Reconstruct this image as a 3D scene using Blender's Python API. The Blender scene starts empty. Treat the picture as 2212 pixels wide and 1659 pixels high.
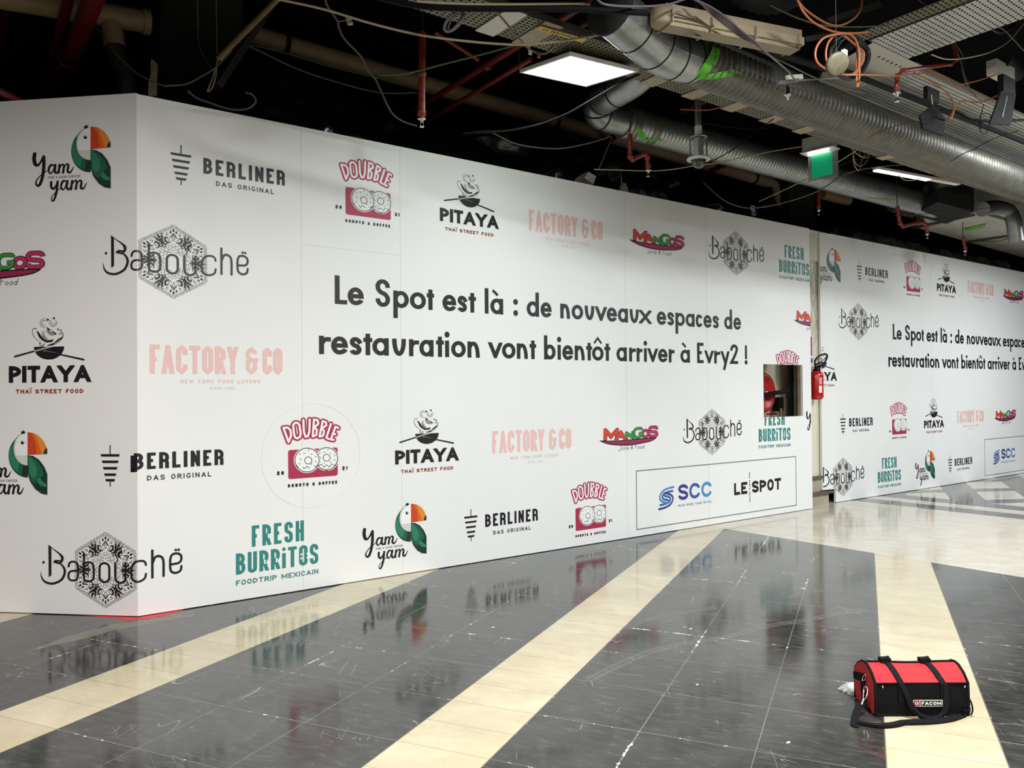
import bpy, math, random
from mathutils import Vector, Matrix, noise
from mathutils.geometry import tessellate_polygon
random.seed(7)
SC = bpy.context.scene
COL = SC.collection
PI = math.pi
V = Vector

# ------------------------------------------------------------------ camera
# World axes follow the long hoarding: X runs along it, Y goes away from the viewer, Z is up.
CAM = V((-1.16932, 0.0, 1.5))
C_R = V((0.804143, -0.594378, -0.008271))
C_U = V((-0.000285, -0.0143, 0.999898))
C_F = V((0.594435, 0.804059, 0.011668))
FPX = 1717.98
cd = bpy.data.cameras.new('camera')
cam = bpy.data.objects.new('camera', cd)
COL.objects.link(cam)
cd.sensor_width = 36.0
cd.lens = FPX / 2212.0 * 36.0
cd.clip_start = 0.05
cam.matrix_world = Matrix(((C_R.x, C_U.x, -C_F.x, CAM.x), (C_R.y, C_U.y, -C_F.y, CAM.y),
                           (C_R.z, C_U.z, -C_F.z, CAM.z), (0, 0, 0, 1)))
SC.camera = cam

# ------------------------------------------------------------------ world, lights, exposure
w = bpy.data.worlds.new('world')
SC.world = w
w.use_nodes = True
w.node_tree.nodes['Background'].inputs[0].default_value = (0.75, 0.85, 1.0, 1)
w.node_tree.nodes['Background'].inputs[1].default_value = 0.03
SC.view_settings.view_transform = 'Standard'
SC.view_settings.look = 'None'
SC.view_settings.gamma = 1.0
SC.view_settings.exposure = 0.0
SC.view_settings.use_curve_mapping = False
SC.cycles.use_denoising = True
SC.cycles.max_bounces = 8
SC.cycles.sample_clamp_indirect = 8.0

def area_light(name, loc, power, size=0.6, color=(1, 1, 1), aim=None):
    ld = bpy.data.lights.new(name, 'AREA')
    ld.shape = 'SQUARE'; ld.size = size; ld.energy = power; ld.color = color
    o = bpy.data.objects.new(name, ld)
    o.location = loc
    if aim:
        o.rotation_euler = (V(aim) - V(loc)).to_track_quat('-Z', 'Y').to_euler()
    COL.objects.link(o)
    return o
# the hall's other ceiling panels and one added fill lamp, all outside the frame
area_light('ceiling_panel_or_fill_light', (2.1, 1.2, 3.98), 260, 0.45, (0.96, 1.0, 0.985))
area_light('ceiling_panel_or_fill_light', (-3.0, 2.2, 3.95), 320, 0.6, (1.0, 0.93, 0.87))
area_light('ceiling_panel_or_fill_light', (7.6, 1.9, 3.95), 230, 0.6, (0.95, 0.99, 1.0))
area_light('ceiling_panel_or_fill_light', (1.2, -1.8, 3.95), 190, 0.6, (1.0, 0.99, 0.96))
area_light('ceiling_panel_or_fill_light', (12.6, 2.4, 3.95), 300, 0.6, (0.95, 0.99, 1.0))
area_light('ceiling_panel_or_fill_light', (-0.8, -4.6, 3.95), 300, 0.6, (1.0, 0.98, 0.95))  # added fill lamp behind the camera, brightens the upper hoarding
area_light('ceiling_panel_or_fill_light', (5.6, -1.6, 3.95), 200, 0.6, (0.97, 1.0, 1.0))

# ------------------------------------------------------------------ placing helpers
def ray(px, py):
    return (C_F * FPX + C_R * (px - 1106.0) - C_U * (py - 829.5))
def Y_(px, py, y):            # the point seen at a pixel on the upright plane at depth y
    d = ray(px, py); return CAM + d * ((y - CAM.y) / d.y)
def Z_(px, py, z):            # the point seen at a pixel on the level plane at height z
    d = ray(px, py); return CAM + d * ((z - CAM.z) / d.z)
def X_(px, py, x):
    d = ray(px, py); return CAM + d * ((x - CAM.x) / d.x)

# ------------------------------------------------------------------ object helpers
def tag(o, label=None, cat=None, group=None, kind=None):
    if label: o['label'] = label
    if cat: o['category'] = cat
    if group: o['group'] = group
    if kind: o['kind'] = kind
    return o
def thing(name, label, cat, loc=(0, 0, 0), group=None, rot=None):
    o = bpy.data.objects.new(name, None)
    o.empty_display_size = 0.1
    COL.objects.link(o)
    o.location = loc
    if rot is not None: o.rotation_euler = rot
    return tag(o, label, cat, group)

class MB:
    """collects faces (world coordinates) with material slots"""
    def __init__(s): s.v = []; s.f = []; s.m = []; s.mats = []; s.sm = []
    def slot(s, mat):
        if mat not in s.mats: s.mats.append(mat)
        return s.mats.index(mat)
    def add(s, vs, fs, mat, smooth=False):
        b = len(s.v); s.v += [tuple(p) for p in vs]; k = s.slot(mat)
        for f in fs: s.f.append(tuple(b + i for i in f)); s.m.append(k); s.sm.append(smooth)
        return s
    def box(s, a, b, mat, M=None):
        x0, y0, z0 = a; x1, y1, z1 = b
        vs = [V((x, y, z)) for z in (z0, z1) for y in (y0, y1) for x in (x0, x1)]
        if M is not None: vs = [M @ p for p in vs]
        return s.add(vs, [(0, 2, 3, 1), (4, 5, 7, 6), (0, 1, 5, 4), (2, 6, 7, 3), (0, 4, 6, 2), (1, 3, 7, 5)], mat)
    def bar(s, p, q, w, h, mat, up=V((0, 0, 1))):
        p, q = V(p), V(q); d = (q - p).normalized()
        u = up - d * up.dot(d)
        if u.length < 1e-4: u = V((1, 0, 0)) - d * d.x
        u.normalize(); r = d.cross(u)
        vs = [c + r * (sx * w / 2) + u * (sz * h / 2) for c in (p, q) for sz in (-1, 1) for sx in (-1, 1)]
        return s.add(vs, [(0, 1, 3, 2), (4, 6, 7, 5), (0, 4, 5, 1), (2, 3, 7, 6), (0, 2, 6, 4), (1, 5, 7, 3)], mat)
    def tube(s, pts, r, mat, n=10, caps=True, closed=False):
        pts = [V(p) for p in pts]; N = len(pts)
        rs = r if isinstance(r, (list, tuple)) else [r] * N
        T = []
        for i in range(N):
            a = pts[(i - 1) % N] if (closed or i > 0) else pts[i]
            b = pts[(i + 1) % N] if (closed or i < N - 1) else pts[i]
            t = b - a
            T.append(t.normalized() if t.length > 1e-9 else (T[-1] if T else V((0, 0, 1))))
        u = T[0].orthogonal().normalized()
        vs = []
        for i in range(N):
            u = (u - T[i] * u.dot(T[i]))
            if u.length < 1e-6: u = T[i].orthogonal()
            u.normalize(); b = T[i].cross(u)
            for k in range(n):
                a = 2 * PI * k / n
                vs.append(pts[i] + (u * math.cos(a) + b * math.sin(a)) * rs[i])
        fs = []
        for i in range(N if closed else N - 1):
            j = (i + 1) % N
            for k in range(n):
                l = (k + 1) % n
                fs.append((i * n + k, j * n + k, j * n + l, i * n + l)[::-1])
        s.add(vs, fs, mat, True)
        if caps and not closed:
            s.add(vs[:n], [tuple(range(n))], mat); s.add(vs[-n:], [tuple(range(n))[::-1]], mat)
        return s
    def lathe(s, prof, M, mat, n=24):
        """prof: list of (r, z) in local frame M (4x4), axis z"""
        vs = []
        for (r, z) in prof:
            for k in range(n):
                a = 2 * PI * k / n
                vs.append(M @ V((r * math.cos(a), r * math.sin(a), z)))
        fs = []
        for i in range(len(prof) - 1):
            for k in range(n):
                l = (k + 1) % n
                fs.append((i * n + k, i * n + l, (i + 1) * n + l, (i + 1) * n + k))
        return s.add(vs, fs, mat, True)
    def prism(s, poly, M, h, mat):
        """flat outline (list of xy) pushed out by h along local z"""
        n = len(poly)
        vs = [M @ V((x, y, 0)) for x, y in poly] + [M @ V((x, y, h)) for x, y in poly]
        fs = [tuple(range(n))[::-1], tuple(range(n, 2 * n))] + [(i, (i + 1) % n, n + (i + 1) % n, n + i) for i in range(n)]
        return s.add(vs, fs, mat)
    def build(s, name, parent=None, origin=None, merge=False):
        me = bpy.data.meshes.new(name)
        o = bpy.data.objects.new(name, me)
        off = V((0, 0, 0))
        COL.objects.link(o)
        if parent is not None:
            o.parent = parent
            Mi = world_of(parent).inverted()
        else:
            if origin is None and s.v:
                xs = [p[0] for p in s.v]; ys = [p[1] for p in s.v]; zs = [p[2] for p in s.v]
                origin = V(((min(xs) + max(xs)) / 2, (min(ys) + max(ys)) / 2, min(zs)))
            o.location = origin or (0, 0, 0)
            Mi = Matrix.Translation(-V(o.location))
        me.from_pydata([Mi @ V(p) for p in s.v], [], s.f)
        for m in s.mats: me.materials.append(m)
        me.polygons.foreach_set('material_index', s.m)
        me.polygons.foreach_set('use_smooth', s.sm)
        me.update()
        return o
def world_of(o):
    M = Matrix.LocRotScale(o.location, o.rotation_euler, o.scale)
    return world_of(o.parent) @ M if o.parent else M
def spline(pts, sub=8, closed=False):
    pts = [V(p) for p in pts]; N = len(pts)
    if N < 3 and not closed: return pts
    out = []
    for i in range(N if closed else N - 1):
        p1, p2 = pts[i], pts[(i + 1) % N]
        p0 = pts[i - 1] if (i > 0 or closed) else p1 * 2 - p2
        p3 = pts[(i + 2) % N] if (i + 2 < N or closed) else p2 * 2 - p1
        for k in range(sub):
            t = k / sub
            out.append(0.5 * ((2 * p1) + (p2 - p0) * t + (2 * p0 - 5 * p1 + 4 * p2 - p3) * t * t + (3 * p1 - p0 - 3 * p2 + p3) * t ** 3))
    if not closed: out.append(pts[-1])
    return out
def frame(o, z, x=None):
    """matrix with local z along z, local x near x"""
    z = V(z).normalized()
    x = V(x) if x is not None else z.orthogonal()
    x = (x - z * x.dot(z)).normalized(); y = z.cross(x)
    o = V(o)
    return Matrix(((x.x, y.x, z.x, o.x), (x.y, y.y, z.y, o.y), (x.z, y.z, z.z, o.z), (0, 0, 0, 1)))

# ------------------------------------------------------------------ materials
def srgb(h):
    h = h.lstrip('#'); c = [int(h[i:i + 2], 16) / 255 for i in (0, 2, 4)]
    return tuple(x / 12.92 if x <= 0.04045 else ((x + 0.055) / 1.055) ** 2.4 for x in c) + (1,)
class NT:
    def __init__(s, mat): s.t = mat.node_tree; s.n = s.t.nodes; s.l = s.t.links
    def put(s, sock, v):
        if v is None: return
        if isinstance(v, bpy.types.NodeSocket): s.l.new(v, sock)
        else:
            if hasattr(sock.default_value, '__len__') and not hasattr(v, '__len__'): v = (v,) * len(sock.default_value)
            sock.default_value = v
    def m(s, op, a, b=None, c=None, clamp=False):
        n = s.n.new('ShaderNodeMath'); n.operation = op; n.use_clamp = clamp
        for i, x in enumerate((a, b, c)):
            if x is not None: s.put(n.inputs[i], x)
        return n.outputs[0]
    def dot(s, a, v):
        n = s.n.new('ShaderNodeVectorMath'); n.operation = 'DOT_PRODUCT'
        s.put(n.inputs[0], a); s.put(n.inputs[1], v); return n.outputs['Value']
    def vec(s, x, y, z=0.0):
        n = s.n.new('ShaderNodeCombineXYZ')
        s.put(n.inputs[0], x); s.put(n.inputs[1], y); s.put(n.inputs[2], z); return n.outputs[0]
    def sep(s, v):
        n = s.n.new('ShaderNodeSeparateXYZ'); s.put(n.inputs[0], v); return n.outputs
    def noise(s, vec, scale, detail=2.0, rough=0.5, dist=0.0):
        n = s.n.new('ShaderNodeTexNoise'); s.put(n.inputs['Vector'], vec)
        n.inputs['Scale'].default_value = scale; n.inputs['Detail'].default_value = detail
        n.inputs['Roughness'].default_value = rough; n.inputs['Distortion'].default_value = dist
        return n.outputs[0]
    def white(s, vec):
        n = s.n.new('ShaderNodeTexWhiteNoise'); n.noise_dimensions = '3D'; s.put(n.inputs['Vector'], vec); return n.outputs[0]
    def ramp(s, f, stops):
        n = s.n.new('ShaderNodeValToRGB'); s.put(n.inputs[0], f); e = n.color_ramp.elements
        while len(e) < len(stops): e.new(0.5)
        for k, (p, c) in enumerate(stops):
            e[k].position = p; e[k].color = c if hasattr(c, '__len__') else (c, c, c, 1)
        return n.outputs[0]
    def mix(s, f, a, b, bt='MIX'):
        n = s.n.new('ShaderNodeMix'); n.data_type = 'RGBA'; n.blend_type = bt
        s.put(n.inputs[0], f); s.put(n.inputs[6], a); s.put(n.inputs[7], b); return n.outputs[2]
    def bump(s, h, strength=0.2, dist=0.01):
        n = s.n.new('ShaderNodeBump'); n.inputs['Strength'].default_value = strength
        n.inputs['Distance'].default_value = dist; s.put(n.inputs['Height'], h); return n.outputs[0]
    def coord(s):
        return s.n.new('ShaderNodeTexCoord').outputs['Object']
def mat(name, color, rough=0.5, metal=0.0, emit=None, estr=0.0, var=0.0, vscale=8.0, bump=0.0, bscale=60.0, spec=None, coat=0.0, alpha=None, trans=0.0):
    m = bpy.data.materials.new(name); m.use_nodes = True
    b = m.node_tree.nodes['Principled BSDF']
    c = srgb(color) if isinstance(color, str) else color
    b.inputs['Base Color'].default_value = c
    b.inputs['Roughness'].default_value = rough
    b.inputs['Metallic'].default_value = metal
    b.inputs['Coat Weight'].default_value = coat
    b.inputs['Transmission Weight'].default_value = trans
    if spec is not None: b.inputs['Specular IOR Level'].default_value = spec
    if alpha is not None: b.inputs['Alpha'].default_value = alpha
    if emit:
        b.inputs['Emission Color'].default_value = srgb(emit); b.inputs['Emission Strength'].default_value = estr
    if var or bump:
        T = NT(m); P = T.coord()
        if var:
            f = T.noise(P, vscale, 4.0, 0.6)
            d = tuple(x * (1 - var) for x in c[:3]) + (1,)
            e = tuple(min(1, x * (1 + var)) for x in c[:3]) + (1,)
            T.put(b.inputs['Base Color'], T.ramp(f, [(0.3, d), (0.7, e)]))
            T.put(b.inputs['Roughness'], T.m('MULTIPLY_ADD', T.noise(P, vscale * 2.3, 3.0), 0.3, max(0.0, rough - 0.15)))
        if bump:
            T.put(b.inputs['Normal'], T.bump(T.noise(P, bscale, 3.0), bump, 0.004))
    return m
M = {}
M['wall'] = mat('hoarding_vinyl', '#e6e7e6', 0.5, var=0.012, vscale=1.2, bump=0.06, bscale=3.0)
M['ink'] = mat('ink_black', '#16161a', 0.45)
M['ink2'] = mat('ink_warm_black', '#231c1a', 0.45)
M['white'] = mat('ink_white', '#ecedec', 0.45)
M['pink'] = mat('ink_pink', '#e7bcb8', 0.5)
M['greyink'] = mat('ink_pale_grey', '#c9c4c4', 0.5)
M['rust'] = mat('ink_rust', '#8a2a1d', 0.5)
M['teal'] = mat('ink_teal', '#2b8079', 0.5)
M['crim'] = mat('ink_crimson', '#a82a4c', 0.5)
M['mgreen'] = mat('ink_green', '#3b9143', 0.5)
M['mred'] = mat('ink_orange_red', '#d1402a', 0.5)
M['mmag'] = mat('ink_magenta', '#b03060', 0.5)
M['mdark'] = mat('ink_dark_magenta', '#97254f', 0.5)
M['navy'] = mat('ink_navy', '#33387f', 0.5)
M['blue'] = mat('ink_blue', '#2f5aa0', 0.5)
M['sky'] = mat('ink_sky_blue', '#4a86c4', 0.5)
M['lineg'] = mat('ink_frame_grey', '#6f7274', 0.5)
M['bg0'] = mat('toucan_green', '#2e7d5c', 0.5)
M['bg1'] = mat('toucan_mid_green', '#1f5c45', 0.5)
M['bg2'] = mat('toucan_dark_green', '#12332b', 0.5)
M['bor'] = mat('toucan_beak_orange', '#d9621f', 0.5)
M['bo2'] = mat('toucan_beak_amber', '#e08a2e', 0.5)
M['brd'] = mat('toucan_beak_red', '#c7421d', 0.5)
M['bgr'] = mat('toucan_throat_grey', '#cfd2cd', 0.5)
M['black'] = mat('dark_void_paint', '#0b0b0d', 0.95, spec=0.1)
M['slab'] = mat('dark_ceiling_slab', '#131316', 0.95, spec=0.1, var=0.3, vscale=2.0)
M['sheet'] = mat('black_plastic_sheet', '#08080b', 0.2, spec=0.5)
M['galv'] = mat('galvanised_steel', '#9ea1a0', 0.38, 0.85, var=0.12, vscale=14)
M['galvd'] = mat('dusty_galvanised_steel', '#6a6961', 0.48, 0.6, var=0.18, vscale=10)
M['tray'] = mat('dark_tray_steel', '#5b5a4c', 0.6, 0.3, var=0.15)
M['cream'] = mat('cream_pipe_paint', '#8f7c5f', 0.55, var=0.12, vscale=6)
M['redp'] = mat('red_pipe_paint', '#7c2a20', 0.4, var=0.15, vscale=8)
M['redd'] = mat('deep_red_pipe_paint', '#5e1512', 0.4, var=0.12)
M['chrome'] = mat('chrome', '#d8d8d4', 0.2, 1.0)
M['blackp'] = mat('black_plastic', '#101012', 0.65, spec=0.15)
M['cabk'] = mat('black_cable', '#111113', 0.75, spec=0.12)
M['cagy'] = mat('grey_cable', '#6b675e', 0.55)
M['cabe'] = mat('beige_cable', '#a79a7a', 0.55)
M['caor'] = mat('orange_cable', '#9c5a34', 0.5)
M['capu'] = mat('mauve_cable', '#62545f', 0.55)
M['cagn'] = mat('green_cable', '#4d5f3c', 0.55)
M['cabl'] = mat('dark_blue_cable', '#14161d', 0.5)
M['care'] = mat('dark_red_cable', '#5e2a22', 0.5)
M['spray'] = mat('green_spray_paint', '#4fae1e', 0.6)
M['fixt'] = mat('dirty_cream_plastic', '#9c8d75', 0.55, var=0.15, vscale=7)
M['whitep'] = mat('white_lacquer', '#c9c6bb', 0.45)
M['led'] = mat('led_diffuser', '#ffffff', 0.5, emit='#f4fffb', estr=24.0)
M['ledf'] = mat('led_frame', '#d9d9d6', 0.4)
M['exitg'] = mat('exit_green', '#0c8a5c', 0.4, emit='#0f9c68', estr=0.45)
M['tube'] = mat('lit_tube', '#ffffff', 0.4, emit='#f2fffb', estr=5.0)
M['clear'] = mat('frosted_clear_plastic', '#9fa5a3', 0.2, alpha=0.5)
M['yellow'] = mat('yellow_sticker', '#c9a414', 0.5)
M['colm'] = mat('cream_column_paint', '#d8d3c0', 0.55, var=0.03)
M['ston'] = mat('beige_plinth_stone', '#a59b86', 0.5, var=0.15, vscale=9)
M['stond'] = mat('brown_plinth_edge', '#5f564b', 0.5, var=0.2)
M['ext'] = mat('extinguisher_red', '#b3161a', 0.25, coat=0.5)
M['reel'] = mat('reel_red', '#a81b20', 0.4)
M['niche'] = mat('niche_paint', '#d6cfba', 0.6)
M['brass'] = mat('brass', '#a08a55', 0.35, 0.8)
M['bagk'] = mat('black_bag_fabric', '#0f0f11', 0.9, spec=0.15, bump=0.3, bscale=400)
M['bagr'] = mat('red_bag_fabric', '#b01a24', 0.8, bump=0.3, bscale=400)
M['web'] = mat('black_webbing', '#131417', 0.9, spec=0.15, bump=0.3, bscale=300)
M['foil'] = mat('clear_plastic_film', '#c9cdd0', 0.15, alpha=0.45)
M['roll'] = mat('white_tape_roll', '#dfe0dc', 0.5)
M['wood'] = mat('raw_wood', '#8f7f60', 0.7, var=0.2, vscale=12)
M['redtape'] = mat('red_marking_paint', '#d0303a', 0.5)
M['paper'] = mat('paper_scrap', '#d7d5c8', 0.7)
M['strut'] = mat('dark_painted_steel', '#2b2824', 0.7, var=0.3, vscale=5)
M['dgrey'] = mat('charcoal_plastic', '#28292b', 0.8, spec=0.15)
M['dome'] = mat('smoked_dome', '#3a3a3c', 0.08, coat=1.0, alpha=0.85)
M['blue2'] = mat('sign_blue', '#2b5fae', 0.5)

def perforated(name, color, sx, sy, wx, wy, axis=0, brick=True, rough=0.5):
    """sheet steel with real see-through slots, laid out in the sheet's own X/Y"""
    m = bpy.data.materials.new(name); m.use_nodes = True; T = NT(m)
    b = T.n['Principled BSDF']; b.inputs['Base Color'].default_value = srgb(color)
    b.inputs['Roughness'].default_value = rough; b.inputs['Metallic'].default_value = 0.3
    x, y, z = T.sep(T.coord())
    if axis: x, y = y, x
    row = T.m('FLOOR', T.m('DIVIDE', y, sy))
    if brick: x = T.m('ADD', x, T.m('MULTIPLY', T.m('PINGPONG', row, 1.0), sx / 2))
    fx = T.m('FRACT', T.m('DIVIDE', x, sx)); fy = T.m('FRACT', T.m('DIVIDE', y, sy))
    hole = T.m('MULTIPLY', T.m('LESS_THAN', fx, wx), T.m('LESS_THAN', fy, wy))
    T.put(b.inputs['Alpha'], T.m('SUBTRACT', 1.0, hole))
    nz = T.noise(T.coord(), 5.0, 4.0)
    c = srgb(color); T.put(b.inputs['Base Color'], T.ramp(nz, [(0.3, tuple(k * 0.8 for k in c[:3]) + (1,)), (0.7, c)]))
    return m
M['perfw'] = perforated('white_perforated_steel', '#c9ccc9', 0.036, 0.038, 0.58, 0.32)
M['perfd'] = perforated('dark_perforated_steel', '#77745e', 0.040, 0.032, 0.62, 0.42, brick=False)

def floor_material():
    m = bpy.data.materials.new('polished_stone_floor'); m.use_nodes = True; T = NT(m); b = T.n['Principled BSDF']
    P = T.coord(); X = T.sep(P)[0]
    off = T.n.new('ShaderNodeVectorMath'); off.operation = 'ADD'; T.put(off.inputs[0], P); off.inputs[1].default_value = (1.16932, 0, 0)
    Q = off.outputs[0]
    u = T.dot(Q, (0.49392, -0.86951, 0)); v = T.dot(Q, (0.86951, 0.49392, 0))
    wob = T.m('MULTIPLY_ADD', T.noise(P, 6.0, 3.0), 0.004, -0.002)
    mm = T.m('WRAP', T.m('SUBTRACT', u, 0.06), 1.93, 0.0)
    strip = T.m('LESS_THAN', mm, 0.445)
    gt = lambda a, k: T.m('GREATER_THAN', a, k)
    lt = lambda a, k: T.m('LESS_THAN', a, k)
    mul = lambda a, c: T.m('MULTIPLY', a, c)
    mx = lambda a, c: T.m('MAXIMUM', a, c)
    inv = lambda a: T.m('SUBTRACT', 1.0, a)
    band = mul(gt(X, 5.87), lt(X, 9.0))
    mid = mul(gt(X, 9.38), lt(X, 9.70))
    ww = T.m('SUBTRACT', v, T.m('MULTIPLY', u, 0.577))
    d1 = lt(T.m('WRAP', T.m('SUBTRACT', u, 1.05), 0.95, 0.0), 0.42)
    d2 = lt(T.m('WRAP', T.m('SUBTRACT', ww, 11.25), 1.33, 0.0), 0.38)
    far = mul(gt(X, 10.1), inv(mx(d1, d2)))
    near = mul(lt(X, 5.87), strip)
    cream = mx(mx(near, band), mx(mid, far))
    # joints of the dark slabs
    def line(c, period, half):
        f = T.m('WRAP', T.m('ADD', c, wob), period, 0.0)
        d = T.m('MINIMUM', f, T.m('SUBTRACT', period, f)); return d
    ju = line(T.m('SUBTRACT', mm, 0.445), 0.4955, 0); jv = line(T.m('SUBTRACT', v, 2.957), 0.497, 0)
    dj = T.m('MINIMUM', ju, jv)
    jd = lt(dj, 0.0019)
    chipn = T.m('MULTIPLY_ADD', T.noise(P, 1.3, 2.0), 0.55, T.m('MULTIPLY', T.noise(P, 22.0, 4.0, 0.7), 0.75))
    chip = mul(lt(dj, T.m('MULTIPLY', T.m('SUBTRACT', chipn, 0.72), 0.09)), gt(chipn, 0.735))
    jmask = T.m('MULTIPLY', jd, T.m('MULTIPLY_ADD', T.noise(P, 0.9, 3.0), 2.2, -0.45), clamp=True)
    # dark stone colour: dusty veins and fine specks
    st = T.vec(T.m('MULTIPLY', u, 1.0), T.m('MULTIPLY', v, 3.0))
    n1 = T.noise(P, 1.3, 5.0, 0.65); n2 = T.noise(st, 9.0, 6.0, 0.75, 0.6); n3 = T.noise(st, 60.0, 3.0, 0.7)
    tile = T.vec(T.m('FLOOR', T.m('DIVIDE', T.m('SUBTRACT', u, 0.01), 0.4967)), T.m('FLOOR', T.m('DIVIDE', T.m('SUBTRACT', v, 2.957), 0.497)))
    tv = T.white(tile)
    dk = T.ramp(n2, [(0.36, (0.012, 0.012, 0.0115, 1)), (0.56, (0.032, 0.032, 0.030, 1)), (0.72, (0.10, 0.10, 0.094, 1))])
    dk = T.mix(T.m('MULTIPLY', T.m('SUBTRACT', n1, 0.45), 1.6, clamp=True), dk, (0.060, 0.061, 0.058, 1))
    dk = T.mix(T.m('MULTIPLY', gt(n3, 0.70), 0.35), dk, (0.30, 0.30, 0.28, 1))
    dk = T.mix(T.m('MULTIPLY', tv, 0.25), dk, (0.062, 0.060, 0.056, 1))
    dk = T.mix(T.m('MULTIPLY', jmask, 0.62), dk, (0.34, 0.32, 0.26, 1))
    dk = T.mix(chip, dk, (0.60, 0.56, 0.44, 1))
    # thin scratches
    for (ang, sc, thr) in ((0.25, 2.2, 0.0025), (1.15, 3.1, 0.0022)):
        q = T.vec(T.m('ADD', T.m('MULTIPLY', u, math.cos(ang)), T.m('MULTIPLY', v, math.sin(ang))),
                  T.m('MULTIPLY', T.m('SUBTRACT', T.m('MULTIPLY', v, math.cos(ang)), T.m('MULTIPLY', u, math.sin(ang))), 0.16))
        s1 = T.noise(q, sc * 3, 1.0, 0.4)
        sc_ = mul(lt(T.m('ABSOLUTE', T.m('SUBTRACT', s1, 0.5)), thr), gt(T.noise(P, 3.5, 2.0), 0.60))
        dk = T.mix(T.m('MULTIPLY', sc_, 0.5), dk, (0.32, 0.32, 0.31, 1))
    # cream stone
    c1 = T.noise(T.vec(T.m('MULTIPLY', u, 1.0), T.m('MULTIPLY', v, 1.5)), 3.0, 7.0, 0.72, 0.4)
    ctile = T.white(T.vec(T.m('FLOOR', T.m('DIVIDE', T.m('SUBTRACT', u, 0.06), 0.965)), T.m('FLOOR', T.m('DIVIDE', T.m('SUBTRACT', v, 2.957), 0.2485))))
    cr = T.ramp(c1, [(0.32, (0.44, 0.375, 0.245, 1)), (0.55, (0.53, 0.465, 0.32, 1)), (0.75, (0.60, 0.54, 0.395, 1))])
    cr = T.mix(T.m('MULTIPLY', ctile, 0.45), cr, (0.42, 0.35, 0.235, 1))
    far_c = T.ramp(c1, [(0.32, (0.44, 0.395, 0.32, 1)), (0.55, (0.54, 0.495, 0.41, 1)), (0.75, (0.60, 0.56, 0.475, 1))])
    btile = T.white(T.vec(T.m('FLOOR', T.m('DIVIDE', X, 0.392)), T.m('FLOOR', T.m('DIVIDE', T.sep(P)[1], 0.8))))
    far_c = T.mix(T.m('MULTIPLY', btile, 0.3), far_c, (0.50, 0.44, 0.34, 1))
    cr = T.mix(gt(X, 5.87), cr, far_c)
    jc1 = mul(lt(line(T.m('SUBTRACT', v, 2.957), 0.2485, 0), 0.0024), lt(X, 5.87))
    jc2 = mul(mx(lt(line(T.m('SUBTRACT', X, 5.87), 0.392, 0), 0.004), mul(lt(line(T.m('ADD', T.sep(P)[1], T.m('MULTIPLY', T.m('FLOOR', T.m('DIVIDE', X, 0.392)), 0.31)), 0.8, 0), 0.003), 1.0)), gt(X, 5.87))
    cr = T.mix(T.m('MULTIPLY', mx(jc1, T.m('MULTIPLY', jc2, 0.7)), 0.6), cr, (0.20, 0.165, 0.11, 1))
    col = T.mix(cream, dk, cr)
    # thin dark seam beside the strips
    e1 = T.m('MINIMUM', T.m('ABSOLUTE', T.m('SUBTRACT', mm, 0.445)), T.m('MINIMUM', mm, T.m('SUBTRACT', 1.93, mm)))
    col = T.mix(mul(mul(lt(e1, 0.003), lt(X, 5.87)), 0.8), col, (0.09, 0.07, 0.05, 1))
    T.put(b.inputs['Base Color'], col)
    rg = T.m('MULTIPLY_ADD', T.noise(P, 3.0, 4.0, 0.6), 0.15, 0.035)
    rg = T.m('MULTIPLY_ADD', T.m('MULTIPLY', T.m('MAXIMUM', jmask, chip), inv(cream)), 0.4, rg)
    T.put(b.inputs['Roughness'], rg)
    b.inputs['Specular IOR Level'].default_value = 0.55
    T.put(b.inputs['Normal'], T.bump(T.m('MULTIPLY_ADD', T.m('MULTIPLY', jmask, inv(cream)), -1.0, T.m('MULTIPLY', T.noise(P, 2.5, 2.0), 0.5)), 0.03, 0.004))
    return m
M['floor'] = floor_material()

# ------------------------------------------------------------------ flat lettering and emblems (prints)
def round_path(pts, R, kind, closed):
    """pts: (x, y, flag); corners flagged are rounded with radius up to R*flag (or cut off when kind is 'cut')"""
    n = len(pts); out = []
    for i, (x, y, fl) in enumerate(pts):
        if not fl or (not closed and i in (0, n - 1)): out.append((x, y)); continue
        ax, ay, af = pts[(i - 1) % n]; bx, by, bf = pts[(i + 1) % n]
        def lim(jx, jy, jf, j):
            d = math.hypot(jx - x, jy - y)
            free = (not jf) or (not closed and j in (0, n - 1))
            return d, d * (1.0 if free else 0.5)
        da, la = lim(ax, ay, af, (i - 1) % n); db, lb = lim(bx, by, bf, (i + 1) % n)
        ra, rb = min(R * fl, la), min(R * fl, lb)
        if R * fl < 50:
            ra = rb = min(ra, rb)
        p1 = (x + (ax - x) * ra / max(da, 1e-9), y + (ay - y) * ra / max(da, 1e-9))
        p2 = (x + (bx - x) * rb / max(db, 1e-9), y + (by - y) * rb / max(db, 1e-9))
        if kind == 'cut': out += [p1, p2]; continue
        k = 0.5523
        c1 = (p1[0] + (x - p1[0]) * k, p1[1] + (y - p1[1]) * k); c2 = (p2[0] + (x - p2[0]) * k, p2[1] + (y - p2[1]) * k)
        for j in range(7):
            t = j / 6; s = 1 - t
            out.append(tuple(s ** 3 * p1[q] + 3 * s * s * t * c1[q] + 3 * s * t * t * c2[q] + t ** 3 * p2[q] for q in (0, 1)))
    o2 = [out[0]]
    for p in out[1:]:
        if math.hypot(p[0] - o2[-1][0], p[1] - o2[-1][1]) > 1e-6: o2.append(p)
    if closed and len(o2) > 1 and math.hypot(o2[0][0] - o2[-1][0], o2[0][1] - o2[-1][1]) < 1e-6: o2.pop()
    return o2
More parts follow.
